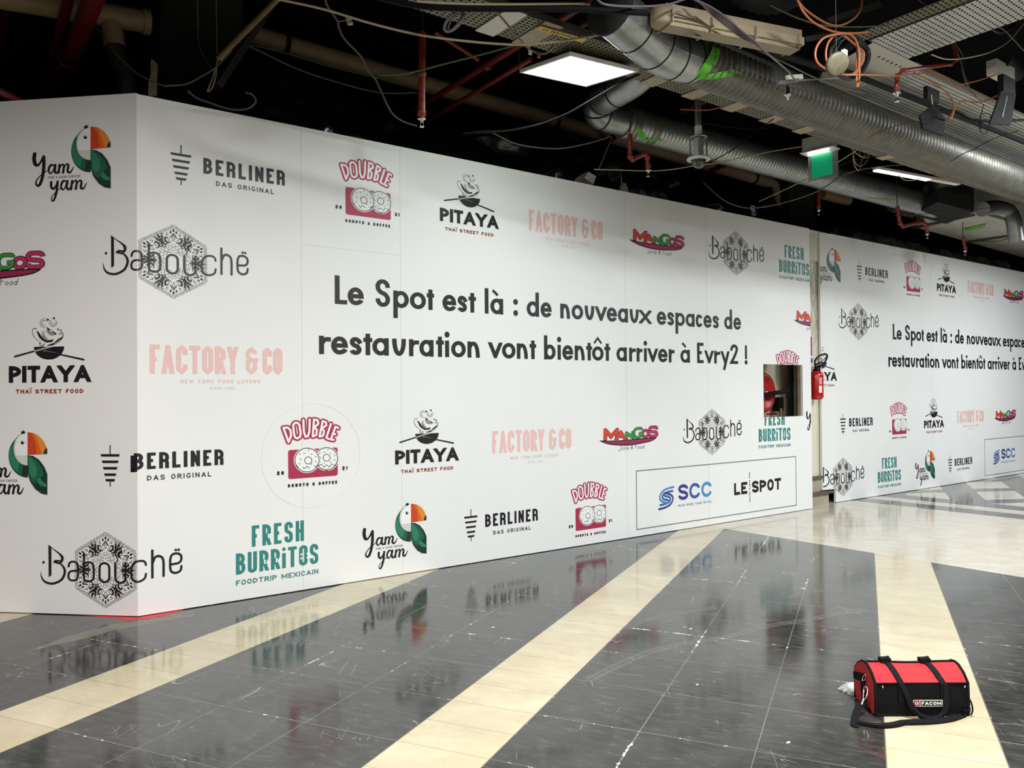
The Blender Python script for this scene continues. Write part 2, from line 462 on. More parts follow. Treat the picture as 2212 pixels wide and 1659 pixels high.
def clip_poly(p, axis, k, keep_less):
    out = []; n = len(p)
    for i in range(n):
        a, b = p[i], p[(i + 1) % n]
        ia = (a[axis] <= k) if keep_less else (a[axis] >= k); ib = (b[axis] <= k) if keep_less else (b[axis] >= k)
        if ia: out.append(a)
        if ia != ib:
            t = (k - a[axis]) / (b[axis] - a[axis]); out.append((a[0] + (b[0] - a[0]) * t, a[1] + (b[1] - a[1]) * t))
    return out
def area2(p): return sum(p[i][0] * p[(i + 1) % len(p)][1] - p[(i + 1) % len(p)][0] * p[i][1] for i in range(len(p)))
class Art:
    def __init__(s): s.p = []
    def _a(s, poly, m, L, ycl=None):
        if ycl:
            poly = clip_poly(poly, 1, ycl[1], True)
            if len(poly) > 2: poly = clip_poly(poly, 1, ycl[0], False)
        if len(poly) > 2 and abs(area2(poly)) > 1e-10:
            if area2(poly) < 0: poly = poly[::-1]
            s.p.append((L, m, poly))
    def stroke(s, pts, w, m, L=1, closed=False, cap=1.0, ycl=None, rnd=False):
        pts = [p[:2] for p in pts]; n = len(pts)
        capa, capb = cap if isinstance(cap, tuple) else (cap, cap)
        if n < 2: return
        ws = w if isinstance(w, (list, tuple)) else [w] * n
        h = [x / 2 for x in ws]
        segs = []
        for i in range(n if closed else n - 1):
            a, b = pts[i], pts[(i + 1) % n]; d = math.hypot(b[0] - a[0], b[1] - a[1])
            if d < 1e-9: continue
            t = ((b[0] - a[0]) / d, (b[1] - a[1]) / d); segs.append((i, (i + 1) % n, a, b, t))
        for q, (i, j, a, b, t) in enumerate(segs):
            nx, ny = -t[1], t[0]; ha, hb = h[i], h[j]
            if not closed and not rnd:
                if q == 0: a = (a[0] - t[0] * ha * capa, a[1] - t[1] * ha * capa)
                if q == len(segs) - 1: b = (b[0] + t[0] * hb * capb, b[1] + t[1] * hb * capb)
            s._a([(a[0] + nx * ha, a[1] + ny * ha), (a[0] - nx * ha, a[1] - ny * ha), (b[0] - nx * hb, b[1] - ny * hb), (b[0] + nx * hb, b[1] + ny * hb)], m, L, ycl)
            if q < len(segs) - 1 or closed:
                t2 = segs[(q + 1) % len(segs)][4]; p = pts[j]; hh = h[j]
                cr = t[0] * t2[1] - t[1] * t2[0]; dt = t[0] * t2[0] + t[1] * t2[1]
                if abs(cr) > 1e-3:
                    sg = -1 if cr > 0 else 1
                    A = (p[0] - t[1] * hh * sg, p[1] + t[0] * hh * sg); B = (p[0] - t2[1] * hh * sg, p[1] + t2[0] * hh * sg)
                    lim = 14 if (ycl and (p[1] < hh * 1.5 or abs(p[1] - ycl[2]) < hh * 1.5)) else 2.0
                    bl = math.hypot((A[0] + B[0]) / 2 - p[0], (A[1] + B[1]) / 2 - p[1])
                    if rnd or hh / max(bl, 1e-9) > lim: 
                        if rnd: s.disc(p[0], p[1], hh, hh, m, L, ycl, 12)
                        else: s._a([p, A, B], m, L, ycl)
                    else:
                        bx, by = (A[0] + B[0]) / 2 - p[0], (A[1] + B[1]) / 2 - p[1]; l = math.hypot(bx, by)
                        k = hh * hh / (l * l)
                        s._a([p, A, (p[0] + bx * k, p[1] + by * k), B], m, L, ycl)
        if rnd and not closed:
            s.disc(pts[0][0], pts[0][1], h[0], h[0], m, L, ycl, 12); s.disc(pts[-1][0], pts[-1][1], h[-1], h[-1], m, L, ycl, 12)
    def brush(s, pts, ws, m, L=1, sub=6):
        P = spline([(x, y, 0) for x, y in pts], sub); n = len(P)
        if not isinstance(ws, (list, tuple)): W = [ws] * n
        else:
            W = []
            for i in range(n):
                f = i / max(1, n - 1) * (len(ws) - 1); k = min(int(f), len(ws) - 2); W.append(ws[k] + (ws[k + 1] - ws[k]) * (f - k))
        s.stroke([(p.x, p.y) for p in P], W, m, L, rnd=True)
    def disc(s, cx, cy, rx, ry, m, L=1, ycl=None, n=28):
        s._a([(cx + rx * math.cos(2 * PI * k / n), cy + ry * math.sin(2 * PI * k / n)) for k in range(n)], m, L, ycl)
    def ring(s, cx, cy, rx, ry, w, m, L=1, n=40):
        s.stroke([(cx + rx * math.cos(2 * PI * k / n), cy + ry * math.sin(2 * PI * k / n)) for k in range(n)], w, m, L, closed=True)
    def fill(s, pts, m, L=1, smooth=0):
        if smooth:
            pts = [(p.x, p.y) for p in spline([(x, y, 0) for x, y in pts], smooth, True)]
        tri = tessellate_polygon([[V((x, y, 0)) for x, y in pts]])
        for t in tri: s._a([pts[i] for i in t], m, L)
    def merge(s, o, fn=lambda x, y: (x, y)):
        for L, m, p in o.p: s._a([fn(x, y) for x, y in p], m, L)
    def clipped(s, axis, k, less):
        r = Art()
        for L, m, p in s.p:
            q = clip_poly(p, axis, k, less)
            if len(q) > 2: r._a(q, m, L)
        return r
    def mesh(s, name):
        me = bpy.data.meshes.new(name); v = []; f = []; mi = []; mats = []
        for qi, (L, m, p) in enumerate(s.p):
            if m not in mats: mats.append(m)
            b = len(v); v += [(x, y, 0.0012 + 0.0006 * L + (qi % 47) * 1.1e-5) for x, y in p]; f.append(tuple(range(b, len(v)))); mi.append(mats.index(m))
        me.from_pydata(v, [], f)
        for m in mats: me.materials.append(M[m])
        me.polygons.foreach_set('material_index', mi); me.update()
        return me

G = {
'A': '0,0;.5,1;1,0|.2,.3;.8,.3', 'B': '0,0;0,1;.92,1,1;.92,.53,1;0,.53|0,.53;1,.53,1;1,0,1;0,0', 'C': '1,.7;1,1,1;0,1,1;0,0,1;1,0,1;1,.3',
'D': '!0,0;0,1;1,1,1;1,0,1', 'E': '1,1;0,1;0,0;1,0|0,.52;.85,.52', 'F': '1,1;0,1;0,0|0,.5;.85,.5', 'G': '1,.80;1,1,1;0,1,1;0,0,1;1,0,1;1,.42;.6,.42',
'H': '0,0;0,1|1,0;1,1|0,.5;1,.5', 'I': '.5,0;.5,1', 'J': '.9,1;.9,0,1;0,0,1;0,.3', 'K': '0,0;0,1|1,1;.05,.45|.3,.62;1,0', 'L': '0,1;0,0;1,0',
'M': '0,0;0,1;.5,.2;1,1;1,0', 'N': '0,0;0,1;1,0;1,1', 'O': '!0,0,1;0,1,1;1,1,1;1,0,1', 'P': '0,0;0,1;1,1,1;1,.42,1;0,.42', 'R': '0,0;0,1;1,1,1;1,.46,1;0,.46|.5,.46;1,0',
'r2': '0,0;0,1;1,1,1;1,.52,.8;.75,.47;1,.4,.8;1,0|0,.47;.75,.47', 'S': '1,.74;1,1,1;0,1,1;0,.55,1;1,.45,1;1,0,1;0,0,1;0,.26', 'T': '0,1;1,1|.5,0;.5,1', 'U': '0,1;0,0,1;1,0,1;1,1',
'V': '0,1;.5,0;1,1', 'W': '0,1;.25,0;.5,.8;.75,0;1,1', 'X': '0,0;1,1|0,1;1,0', 'Y': '0,1;.5,.45;1,1|.5,.45;.5,0', '&': '1,.45;.75,0,1;0,0,1;0,.5,1;.8,.6,1;.75,1,1;.1,1,1;.1,.65;1,0',
'&2': '.85,.8;.85,1,1;0,1,1;0,.52,1;1,.52|0,.52,0;0,0,1;.85,0,1;.85,.52', '0': '!0,0,1;0,1,1;1,1,1;1,0,1', '1': '.1,.75;.6,1;.6,0', '2': '0,.7;0,1,1;1,1,1;1,.6,1;0,0;1,0',
'8': '!0,.52,1;0,1,1;1,1,1;1,.52,1|!0,0,1;0,.52,1;1,.52,1;1,0,1', '9': '0,.1;.6,0,1;1,.2,1;1,1,1;0,1,1;0,.5,1;1,.5', 'i': '.5,0;.5,.78', '.': '.5,0;.5,.02', '-': '.1,.5;.9,.5',
# lower case: 1.0 is the x-height
'a': '!0,0,1;0,1,1;1,1,1;1,0,1|1,0;1,1', 'b': '!0,0,1;0,1,1;1,1,1;1,0,1|0,0;0,1.72', 'c': '1,.78;.9,1,1;0,1,1;0,0,1;.9,0,1;1,.22', 'd': '!0,0,1;0,1,1;1,1,1;1,0,1|1,0;1,1.72',
'e': '0,.5;1,.5;1,1,1;0,1,1;0,0,1;.92,0,1;1,.24', 'l': '.5,0;.5,1.72', 'n': '0,0;0,1|0,.5;0,1,1;1,1,1;1,0', 'o': '!0,0,1;0,1,1;1,1,1;1,0,1', 'p': '!0,0,1;0,1,1;1,1,1;1,0,1|0,-.72;0,1',
'r': '0,0;0,1|0,.5;.1,1,1;1,.92', 's': '1,.82;.85,1,1;.05,1,1;.05,.58,1;.98,.45,1;.98,0,1;.1,0,1;0,.18', 't': '.5,0;.5,1.34|0,.98;1,.98', 'u': '0,1;0,0,1;1,0,1;1,1', 'v': '0,1;.5,0;1,1',
'x': '0,0;1,1|0,1;1,0', 'y': '0,1;.5,.0|1,1;.28,-.62', 'ı': '.5,0;.5,1', 'm': '0,0;0,1|0,.5;0,1,1;.5,1,1;.5,0|.5,.5;.5,1,1;1,1,1;1,0',
}
def glyph(art, ch, x0, x1, y0, H, t, m='ink', R=99, kind='round', L=1, ty=None, slant=0.0, clipy=True, rnd=False):
    """one character between x0 and x1, standing on y0, H high (x-height for small letters)"""
    ty = ty or t; ky = t / ty; Hs = H * ky
    a = Art()
    lower = ch.islower() and ch not in ('i',)
    hi = 0
    for st in G[ch].split('|'):
        closed = st[0] == '!'; st = st.lstrip('!')
        pts = []
        for q in st.split(';'):
            f = [float(k) for k in q.split(',')] + [0]
            gx, gy = f[0], f[1]
            hi = max(hi, gy)
            x = x0 + t / 2 + gx * (x1 - x0 - t)
            if gy > 1: y = t / 2 + (Hs - t) + (gy - 1) * Hs
            elif gy < 0: y = t / 2 + gy * Hs
            else: y = t / 2 + gy * (Hs - t)
            pts.append((x, y, f[2]))
        def ext(i, j):
            g1 = [float(k) for k in st.split(';')[i].split(',')][:2]; dx, dy = pts[i][0] - pts[j][0], pts[i][1] - pts[j][1]
            l = math.hypot(dx, dy) or 1
            if (g1[1] > 1 or g1[1] < 0): return 0.0
            if g1[1] in (0, 1) and abs(dy) > .3 * l: return 1.0 if abs(dx) < .05 * l else 1.6
            return 1.0 if g1[0] in (0, 1) and abs(dx) > .3 * l else 0.0
        caps = (0, 0) if closed else (ext(0, 1), ext(-1, -2))
        pp = round_path(pts, R, kind, closed)
        a.stroke(pp, t, m, L, closed, cap=caps, rnd=rnd, ycl=None if (not clipy) else ((-Hs * 1.2 if ch in 'py' else -1e-6), Hs if hi <= 1 else Hs * 2, Hs - t / 2))
    art.merge(a, lambda x, y: (x + slant * y / ky, y0 + y / ky))
RW = {'Ï': 0, 'I': 0, 'i': 0, 'ı': 0, 'M': 1.3, 'W': 1.45, ' ': 0.55, '1': .7, '|': 0, 'L': .85, 'E': .88, 'F': .85, 'A': 1.1, '.': 0}
def text(art, s, x0, x1, y0, H, t, m='ink', gap=None, R=99, kind='round', L=1, sub=None, ty=None, slant=0.0, slope=0.0, rw=None, rnd=False):
    gap = t * 0.6 if gap is None else gap
    rel = [(rw or RW).get(c, RW.get(c, 1.0)) for c in s]
    tot = sum(rel); fixed = sum(t for r in rel if r == 0) + gap * (len(s) - 1)
    w = (x1 - x0 - fixed) / max(tot, 1e-6); x = x0
    for c, r in zip(s, rel):
        cw = t if r == 0 else w * r
        yy = y0 + slope * (x - x0)
        if c != ' ':
            g = (sub or {}).get(c, c)
            base = {'É': 'E', 'Ï': 'I', 'À': 'A'}.get(g, g)
            if base != g and base == 'I': cw = max(cw, t)
            glyph(art, base, x, x + cw, yy, H, t, m, R, kind, L, ty, slant, rnd=rnd)
            if g == 'É': art.stroke([(x + cw * .4, yy + H * 1.14), (x + cw * .7, yy + H * 1.3)], t * .8, m, L, cap=.5)
            if g == 'Ï':
                for k in (-.9, .9): art.disc(x + cw / 2 + k * t, yy + H * 1.24, t * .6, t * .6, m, L, None, 10)
            if g == 'i': art.disc(x + cw / 2, yy + H * .93, t * .62, t * .62, m, L, None, 4)
        x += cw + gap

# ---- each emblem is drawn in metres from its own lower-left anchor
def art_berliner(ext=0.0):
    a = Art()      # anchor: left end of the skewer bars, base line of the big word
    for k, (hw, y) in enumerate(((.071, .088), (.062, .044), (.054, .0), (.045, -.044), (.036, -.082))):
        a.fill([(.0715 - hw, y + .017 * .55 + .004), (.0715 + hw, y + .0135), (.0715 + hw - .005, y - .0035), (.0715 - hw + .005, y - .0035)], 'ink')
    a.stroke([(.0715, .095), (.0715, .163)], .007, 'ink', cap=0); a.stroke([(.0715, -.085), (.0715, -.12)], .007, 'ink', cap=0)
    text(a, 'BERLINER', .224, .823, -.013, .113, .0225, gap=.024, R=.035, sub={'R': 'r2'}, ty=.021)
    text(a, 'DAS ORIGINAL', .312, .738, -.090, .035, .0062, gap=.013)
    return a
def art_factory(w=.935):
    a = Art(); k = w / .935
    text(a, 'FACTORY', 0, .60 * k, 0, .2, .031, 'pink', gap=.014, R=.026, kind='cut', sub={})
    glyph(a, '&2', .66 * k, .750 * k, 0, .2, .030, 'pink', R=.024, kind='cut')
    text(a, 'CO', .785 * k, w, 0, .2, .031, 'pink', gap=.012, R=.026, kind='cut')
    text(a, 'NEW YORK FOOD LOVERS', .2 * k, .765 * k, -.066, .026, .0042, 'pink', gap=.010)
    text(a, 'SINCE 1989', .40 * k, .575 * k, -.112, .017, .0022, 'greyink', gap=.008)
    return a
def art_pitaya():
    a = Art()      # anchor: lower left of the P
    text(a, 'PITAYA', 0, .62, 0, .117, .033, gap=.008, ty=.028, rw={'A': 1.25, 'Y': 1.2, 'T': 1.0, 'P': .98})
    text(a, 'THAÏ STREET FOOD', .054, .566, -.076, .029, .0072, 'rust', gap=.0085)
    fx = lambda X, Y: ((X - 65) * .001035, .117 + (505 - Y) * .000955)
    b = Art()
    arc = [(362 + 111 * math.cos(t), 368 + 94 * math.sin(t)) for t in [PI * k / 20 for k in range(21)]]
    b.fill(arc, 'ink', 1)
    b.brush([(110, 436), (250, 400), (390, 362)], [13, 11, 9], 'ink', 2); b.stroke([(255, 398), (392, 361)], 4, 'white', 4)
    b.brush([(330, 402), (470, 432), (615, 466)], [9, 11, 13], 'ink', 3); b.stroke([(328, 400), (465, 430)], 9, 'white', 2, rnd=True); b.stroke([(330, 404), (463, 433)], 2.4, 'ink', 4)
    b.stroke([(252, 402), (392, 364)], 9, 'white', 1.5)
    b.brush([(270, 232), (244, 240), (242, 270), (262, 305), (306, 338)], [5, 3, 4, 2], 'ink')
    b.fill([(268, 248), (288, 262), (300, 280), (325, 312), (352, 324), (398, 314), (384, 334), (345, 338), (312, 322), (290, 300)], 'ink')
    b.brush([(310, 255), (318, 285), (335, 310), (362, 320)], [2, 8, 3], 'ink'); b.brush([(325, 250), (330, 285), (352, 308)], 3, 'ink')
    b.brush([(464, 270), (462, 298), (436, 322), (396, 348), (352, 358)], [4, 6, 22, 14, 5], 'ink'); b.brush([(448, 318), (425, 336), (400, 346)], 3, 'white', 2)
    for (c, r0, a0, a1, w_) in (((330, 195), 26, 1.7, 5.2, 12), ((392, 193), 22, -.2, 3.6, 10), ((438, 262), 15, -1.6, 1.5, 7), ((310, 345), 16, .1, 2.8, 6)):
        P = [(c[0] + r0 * math.cos(a0 + (a1 - a0) * k / 12), c[1] + r0 * math.sin(a0 + (a1 - a0) * k / 12)) for k in range(13)]
        b.stroke(P, w_ + 5, 'ink', 1, rnd=True); b.stroke(P, w_, 'white', 2, rnd=True)
        for k in range(2, 12, 2):
            q = math.atan2(P[k][1] - c[1], P[k][0] - c[0]); b.stroke([(P[k][0] - w_ / 2 * math.cos(q), P[k][1] - w_ / 2 * math.sin(q)), (P[k][0] + w_ / 2 * math.cos(q), P[k][1] + w_ / 2 * math.sin(q))], 2.6, 'ink', 3, cap=0)
    for (x, y, q) in ((354, 172, 9), (399, 163, 9), (428, 243, 6), (296, 342, 6)): b.disc(x, y, q, q * .8, 'ink', 3, None, 8)
    L_ = [(345, 226)] + [(352 + 64 * math.cos(t), 232 + 62 * math.sin(t)) for t in [.75 + (-.75 + 1.9) * k / 10 for k in range(11)]]
    L_ = [(346, 224), (346, 262), (362, 280), (384, 286), (405, 284), (420, 276)]
    b.fill(L_, 'ink', 1); b.stroke([(352, 240), (352, 262), (366, 276), (400, 280)], 3.2, 'white', 2)
    for q in ((354, 264), (368, 277), (386, 280), (402, 278)): b.stroke([(372, 246), q], 3, 'white', 2, cap=0)
    a.merge(b, fx)
    return a
def art_doubble(only_word=False):
    a = Art()
    fx = lambda X, Y: ((X - 300) * .000406, .22 - (Y + .045 * (X - 300) - 850) * .000383)
    b = Art()
    L_ = [[(210, 410), (308, 688)], [(210, 410), (290, 400), (345, 455), (358, 560), (308, 688)],
          [(398, 350), (430, 308), (480, 305), (520, 345), (545, 520), (530, 585), (480, 618), (435, 600), (410, 510), (398, 350)],
          [(598, 250), (608, 490), (640, 585), (685, 575), (715, 480), (725, 232)],
          [(782, 575), (810, 232)], [(812, 235), (880, 245), (898, 315), (815, 395), (868, 440), (855, 545), (785, 578)],
          [(918, 580), (985, 265)], [(985, 262), (1052, 285), (1058, 350), (965, 412), (1012, 462), (992, 560), (920, 582)],
          [(1152, 318), (1058, 603), (1112, 628)], [(1308, 402), (1248, 372), (1150, 638), (1208, 645)], [(1198, 512), (1245, 530)]]
    for P in L_:
        b.stroke(P, 108, 'crim', 1, rnd=True); b.stroke(P, 40, 'white', 2, rnd=True)
    if not only_word:
        rr = [(300, 850, 1), (1290, 850, 1), (1290, 1380, 1), (300, 1425, 1)]
        b.fill(round_path([(300, 850, 1), (1290, 800, 1), (1290, 1378, 1), (300, 1425, 1)], 40, 'round', True), 'crim', 1)
        for (cx, cy, r, hx, hy) in ((1062, 1030, 226, 1062, 1010), (668, 1052, 240, 690, 1060)):
            k = 3 if r > 230 else 2
            b.disc(cx, cy, r + 22, r + 22, 'white', k - .5, None, 48)
            b.disc(cx, cy, r + 8, r + 8, 'ink', k, None, 48); b.disc(cx, cy, r - 8, r - 8, 'white', k + .3, None, 48)
            b.disc(hx, hy, 78, 78, 'ink', k + .5, None, 30); b.disc(hx, hy, 64, 64, 'white', k + .6, None, 30)
            W_ = [(cx - r + 8 + (2 * r - 16) * q / 8, cy + 80 + (38 if q % 2 else -6) + 60 * math.sin(PI * q / 8) * .9) for q in range(9)]
            b.brush(W_, 13, 'ink', k + .6)
            for q in range(11):
                t = 2 * PI * q / 11 + .3; rr_ = r * (.55 if q % 2 else .74); x, y = cx + rr_ * math.cos(t), cy + rr_ * math.sin(t) - 20
                if y < cy + 95 and math.hypot(x - hx, y - hy) > 95:
                    t2 = t * 2.3; b.stroke([(x - 18 * math.cos(t2), y - 18 * math.sin(t2)), (x + 18 * math.cos(t2), y + 18 * math.sin(t2))], 12, 'ink', k + .6, cap=.3)
        a.merge(b, fx)
        text(a, '20', -.088, -.034, .035, .030, .010, gap=.012, rnd=True); text(a, '21', .440, .487, .052 - .012, .030, .009, gap=.010, rnd=True)
        text(a, 'DONUTS & COFFEE', -.003, .396, -.064, .026, .0085, gap=.011, rnd=True)
    else: a.merge(b, fx)
    return a
def art_yam():
    a = Art()
    fx = lambda X, Y: ((X - 225) * .001105, (1287 - Y) * .001029)
    b = Art()
    # toucan: head, throat, crescent back, beak, wing
    arc = lambda cx, cy, rx, ry, t0, t1, n=22: [(cx + rx * math.cos(t0 + (t1 - t0) * k / n), cy + ry * math.sin(t0 + (t1 - t0) * k / n)) for k in range(n + 1)]
    for (m_, ins) in (('bg2', 0), ('bg1', 14), ('bg0', 26)):
        o = arc(622, 1025, 133 - ins * .12, 147 - ins * .7, PI / 2 + ins * .022, 1.5 * PI - .35)
        i_ = arc(622, 978, 98 + ins * .3, 112, 1.5 * PI - .25, PI / 2 + ins * .022)
        b.fill(o + i_, m_, 1 + ins * .05)
    b.fill(arc(622, 978, 98, 112, PI / 2, 1.5 * PI), 'bgr', 3); b.fill(arc(622, 975, 86, 106, PI / 2 + .0, 1.5 * PI), 'white', 4)
    b.fill([p for p in arc(622, 975, 86, 106, PI / 2, PI * .93) if p[1] > 1022] + [(622, 1022)], 'bgr', 5)
    b.disc(588, 936, 12, 12, 'ink', 6, None, 18); b.disc(593, 931, 4, 4, 'white', 7, None, 8)
    b.fill(arc(622, 1012, 135, 146, 1.5 * PI, 2 * PI) + [(622, 1018)], 'bor', 3)
    b.fill([(622, 1018)] + arc(622, 1012, 60, 146, 1.5 * PI, 2 * PI), 'brd', 4)
    b.fill([(757, 1012)] + [p for p in arc(622, 1012, 135, 146, 1.62 * PI, 1.9 * PI)] + [(720, 1012)], 'bo2', 4)
    b.fill([(757, 1012), (757, 972), (744, 980), (735, 995), (733, 1012)], 'bg2', 5)
    wing = [(622, 1020), (660, 1026), (700, 1050), (735, 1095), (757, 1145), (757, 1287), (715, 1278), (675, 1250), (640, 1200), (624, 1150)]
    b.fill(wing, 'bg2', 3)
    b.fill([(626, 1024), (650, 1032), (690, 1062), (722, 1108), (735, 1150), (712, 1176), (690, 1170), (690, 1195), (675, 1215), (650, 1195), (630, 1150)], 'bg1', 4)
    b.fill([(628, 1028), (645, 1038), (672, 1075), (690, 1120), (680, 1165), (655, 1175), (634, 1140)], 'bg0', 5)
    b.fill([(690, 1172), (712, 1178), (730, 1200), (752, 1215), (752, 1235), (715, 1228), (692, 1205)], 'bg0', 5)
    b.fill([(582, 880), (576, 858), (586, 862), (594, 850), (600, 862), (606, 858), (604, 874)], 'ink', 5)
    T_ = [([(238, 1030), (234, 1065), (243, 1100), (262, 1106), (282, 1082), (296, 1052)], [26, 26, 14, 12]), ([(301, 1052), (301, 1120), (291, 1190), (272, 1240), (253, 1243), (247, 1220), (270, 1186), (308, 1158), (338, 1140)], [22, 22, 20, 14, 8, 6, 5]),
          ([(378, 1118), (352, 1110), (334, 1138), (345, 1167), (366, 1150), (380, 1114)], [8, 16, 12, 8, 14]), ([(380, 1112), (376, 1150), (388, 1166), (404, 1146)], [18, 16, 5]),
          ([(403, 1165), (409, 1112)], [15, 15]), ([(409, 1140), (425, 1111), (439, 1120), (433, 1165)], [5, 12, 16]), ([(436, 1140), (456, 1110), (470, 1120), (464, 1158), (484, 1165), (506, 1130)], [5, 12, 16, 14, 4]),
          ([(352, 1226), (352, 1258), (367, 1272), (386, 1250), (394, 1226)], [17, 15, 8]), ([(396, 1224), (388, 1296), (371, 1346), (357, 1352), (356, 1328), (388, 1290), (420, 1268)], [16, 16, 12, 6, 5, 5]),
          ([(458, 1226), (434, 1222), (419, 1256), (431, 1281), (450, 1262), (462, 1224)], [8, 15, 12, 8, 14]), ([(463, 1224), (458, 1262), (470, 1282), (486, 1262)], [17, 15, 5]),
          ([(488, 1281), (495, 1224)], [15, 15]), ([(495, 1250), (514, 1223), (527, 1233), (520, 1279)], [5, 12, 16]), ([(524, 1254), (545, 1224), (559, 1234), (554, 1272), (572, 1278), (594, 1240)], [5, 12, 16, 14, 4])]
    for P, W_ in T_: b.brush(P, W_, 'ink', 1)
    a.merge(b, fx)
    text(a, 'POKÉ & ASIAN CANTEEN', .116, .357, .088, .0165, .0028, 'lineg', gap=.0042)
    return a
def mandala(cx, cy, R):
    a = Art()
    one = Art()
    def seg(P, w_, L=0): one.brush(P, w_, 'ink2', L, 4)
    # one sixth, vertex pointing up (units of R)
    for k, s_ in enumerate((1.0, .965, .93)):
        P = []
        for q in range(25):
            t = -1 + 2 * q / 24; ang = t * PI / 6
            rad = .866 / math.cos(PI / 6 - abs(ang)) * (1 + .018 * math.sin(q * 2.4)) * s_
            P.append((rad * math.sin(ang), rad * math.cos(ang)))
        one.stroke(P, .0085, 'ink2', 0)
    one.fill([(0, .90), (.03, .84), (0, .80), (-.03, .84)], 'ink2', 0, 3)
    for s_ in (-1, 1):
        one.fill([(.075 * s_, .84), (.10 * s_, .80), (.07 * s_, .75), (.05 * s_, .80)], 'ink2', 0, 3)
        seg([(.14 * s_, .78), (.19 * s_, .74), (.16 * s_, .70), (.12 * s_, .73)], [.012, .02, .008])
        seg([(0, .76), (.05 * s_, .69), (.09 * s_, .64)], [.03, .03, .02]); seg([(0, .70), (.035 * s_, .64), (0, .56)], .012)
        seg([(.05 * s_, .56), (.12 * s_, .50), (.20 * s_, .54), (.21 * s_, .63), (.15 * s_, .64), (.13 * s_, .59)], [.012, .03, .055, .05, .025, .01])
        seg([(.10 * s_, .60), (.20 * s_, .45), (.30 * s_, .55), (.27 * s_, .70)], [.01, .03, .07, .015])
        seg([(.28 * s_, .60), (.31 * s_, .72), (.25 * s_, .74)], [.05, .02, .01])
        seg([(.02 * s_, .47), (.07 * s_, .42), (.03 * s_, .38), (.0 * s_, .42)], .010)
        seg([(.10 * s_, .42), (.17 * s_, .44), (.20 * s_, .38), (.14 * s_, .35), (.12 * s_, .39)], .010)
        seg([(.06 * s_, .30), (.11 * s_, .33), (.14 * s_, .28), (.10 * s_, .24), (.05 * s_, .26)], .012)
        seg([(.22 * s_, .40), (.27 * s_, .47), (.33 * s_, .45)], .010)
    one.disc(0, .30, .016, .016, 'ink2', 0, None, 8); one.disc(.055, .35, .012, .012, 'ink2', 0, None, 8); one.disc(-.055, .35, .012, .012, 'ink2', 0, None, 8)
    # edge motif (between two vertices)
    ca, sa = math.cos(PI / 6), math.sin(PI / 6)
    e = Art()
    e.fill([(0, .84), (.055, .70), (.018, .72), (0, .64), (-.018, .72), (-.055, .70)], 'ink2', 0)
    for s_ in (-1, 1):
        e.brush([(0, .60), (.06 * s_, .64), (.09 * s_, .76), (.12 * s_, .80)], .011, 'ink2', 0, 4); e.brush([(.0, .56), (.09 * s_, .60), (.13 * s_, .70)], .011, 'ink2', 0, 4)
    e.fill([(0, .54), (.035, .49), (0, .43), (-.035, .49)], 'ink2', 0, 3); e.fill([(0, .515), (.017, .49), (0, .455), (-.017, .49)], 'white', .2, 3)
    for k in range(6):
        t = k * PI / 3; c, s = math.cos(t), math.sin(t)
        a.merge(one, lambda x, y: (cx + R * (x * c + y * s), cy + R * (-x * s + y * c)))
        t += PI / 6; c, s = math.cos(t), math.sin(t)
        a.merge(e, lambda x, y: (cx + R * (x * c + y * s), cy + R * (-x * s + y * c)))
    return a
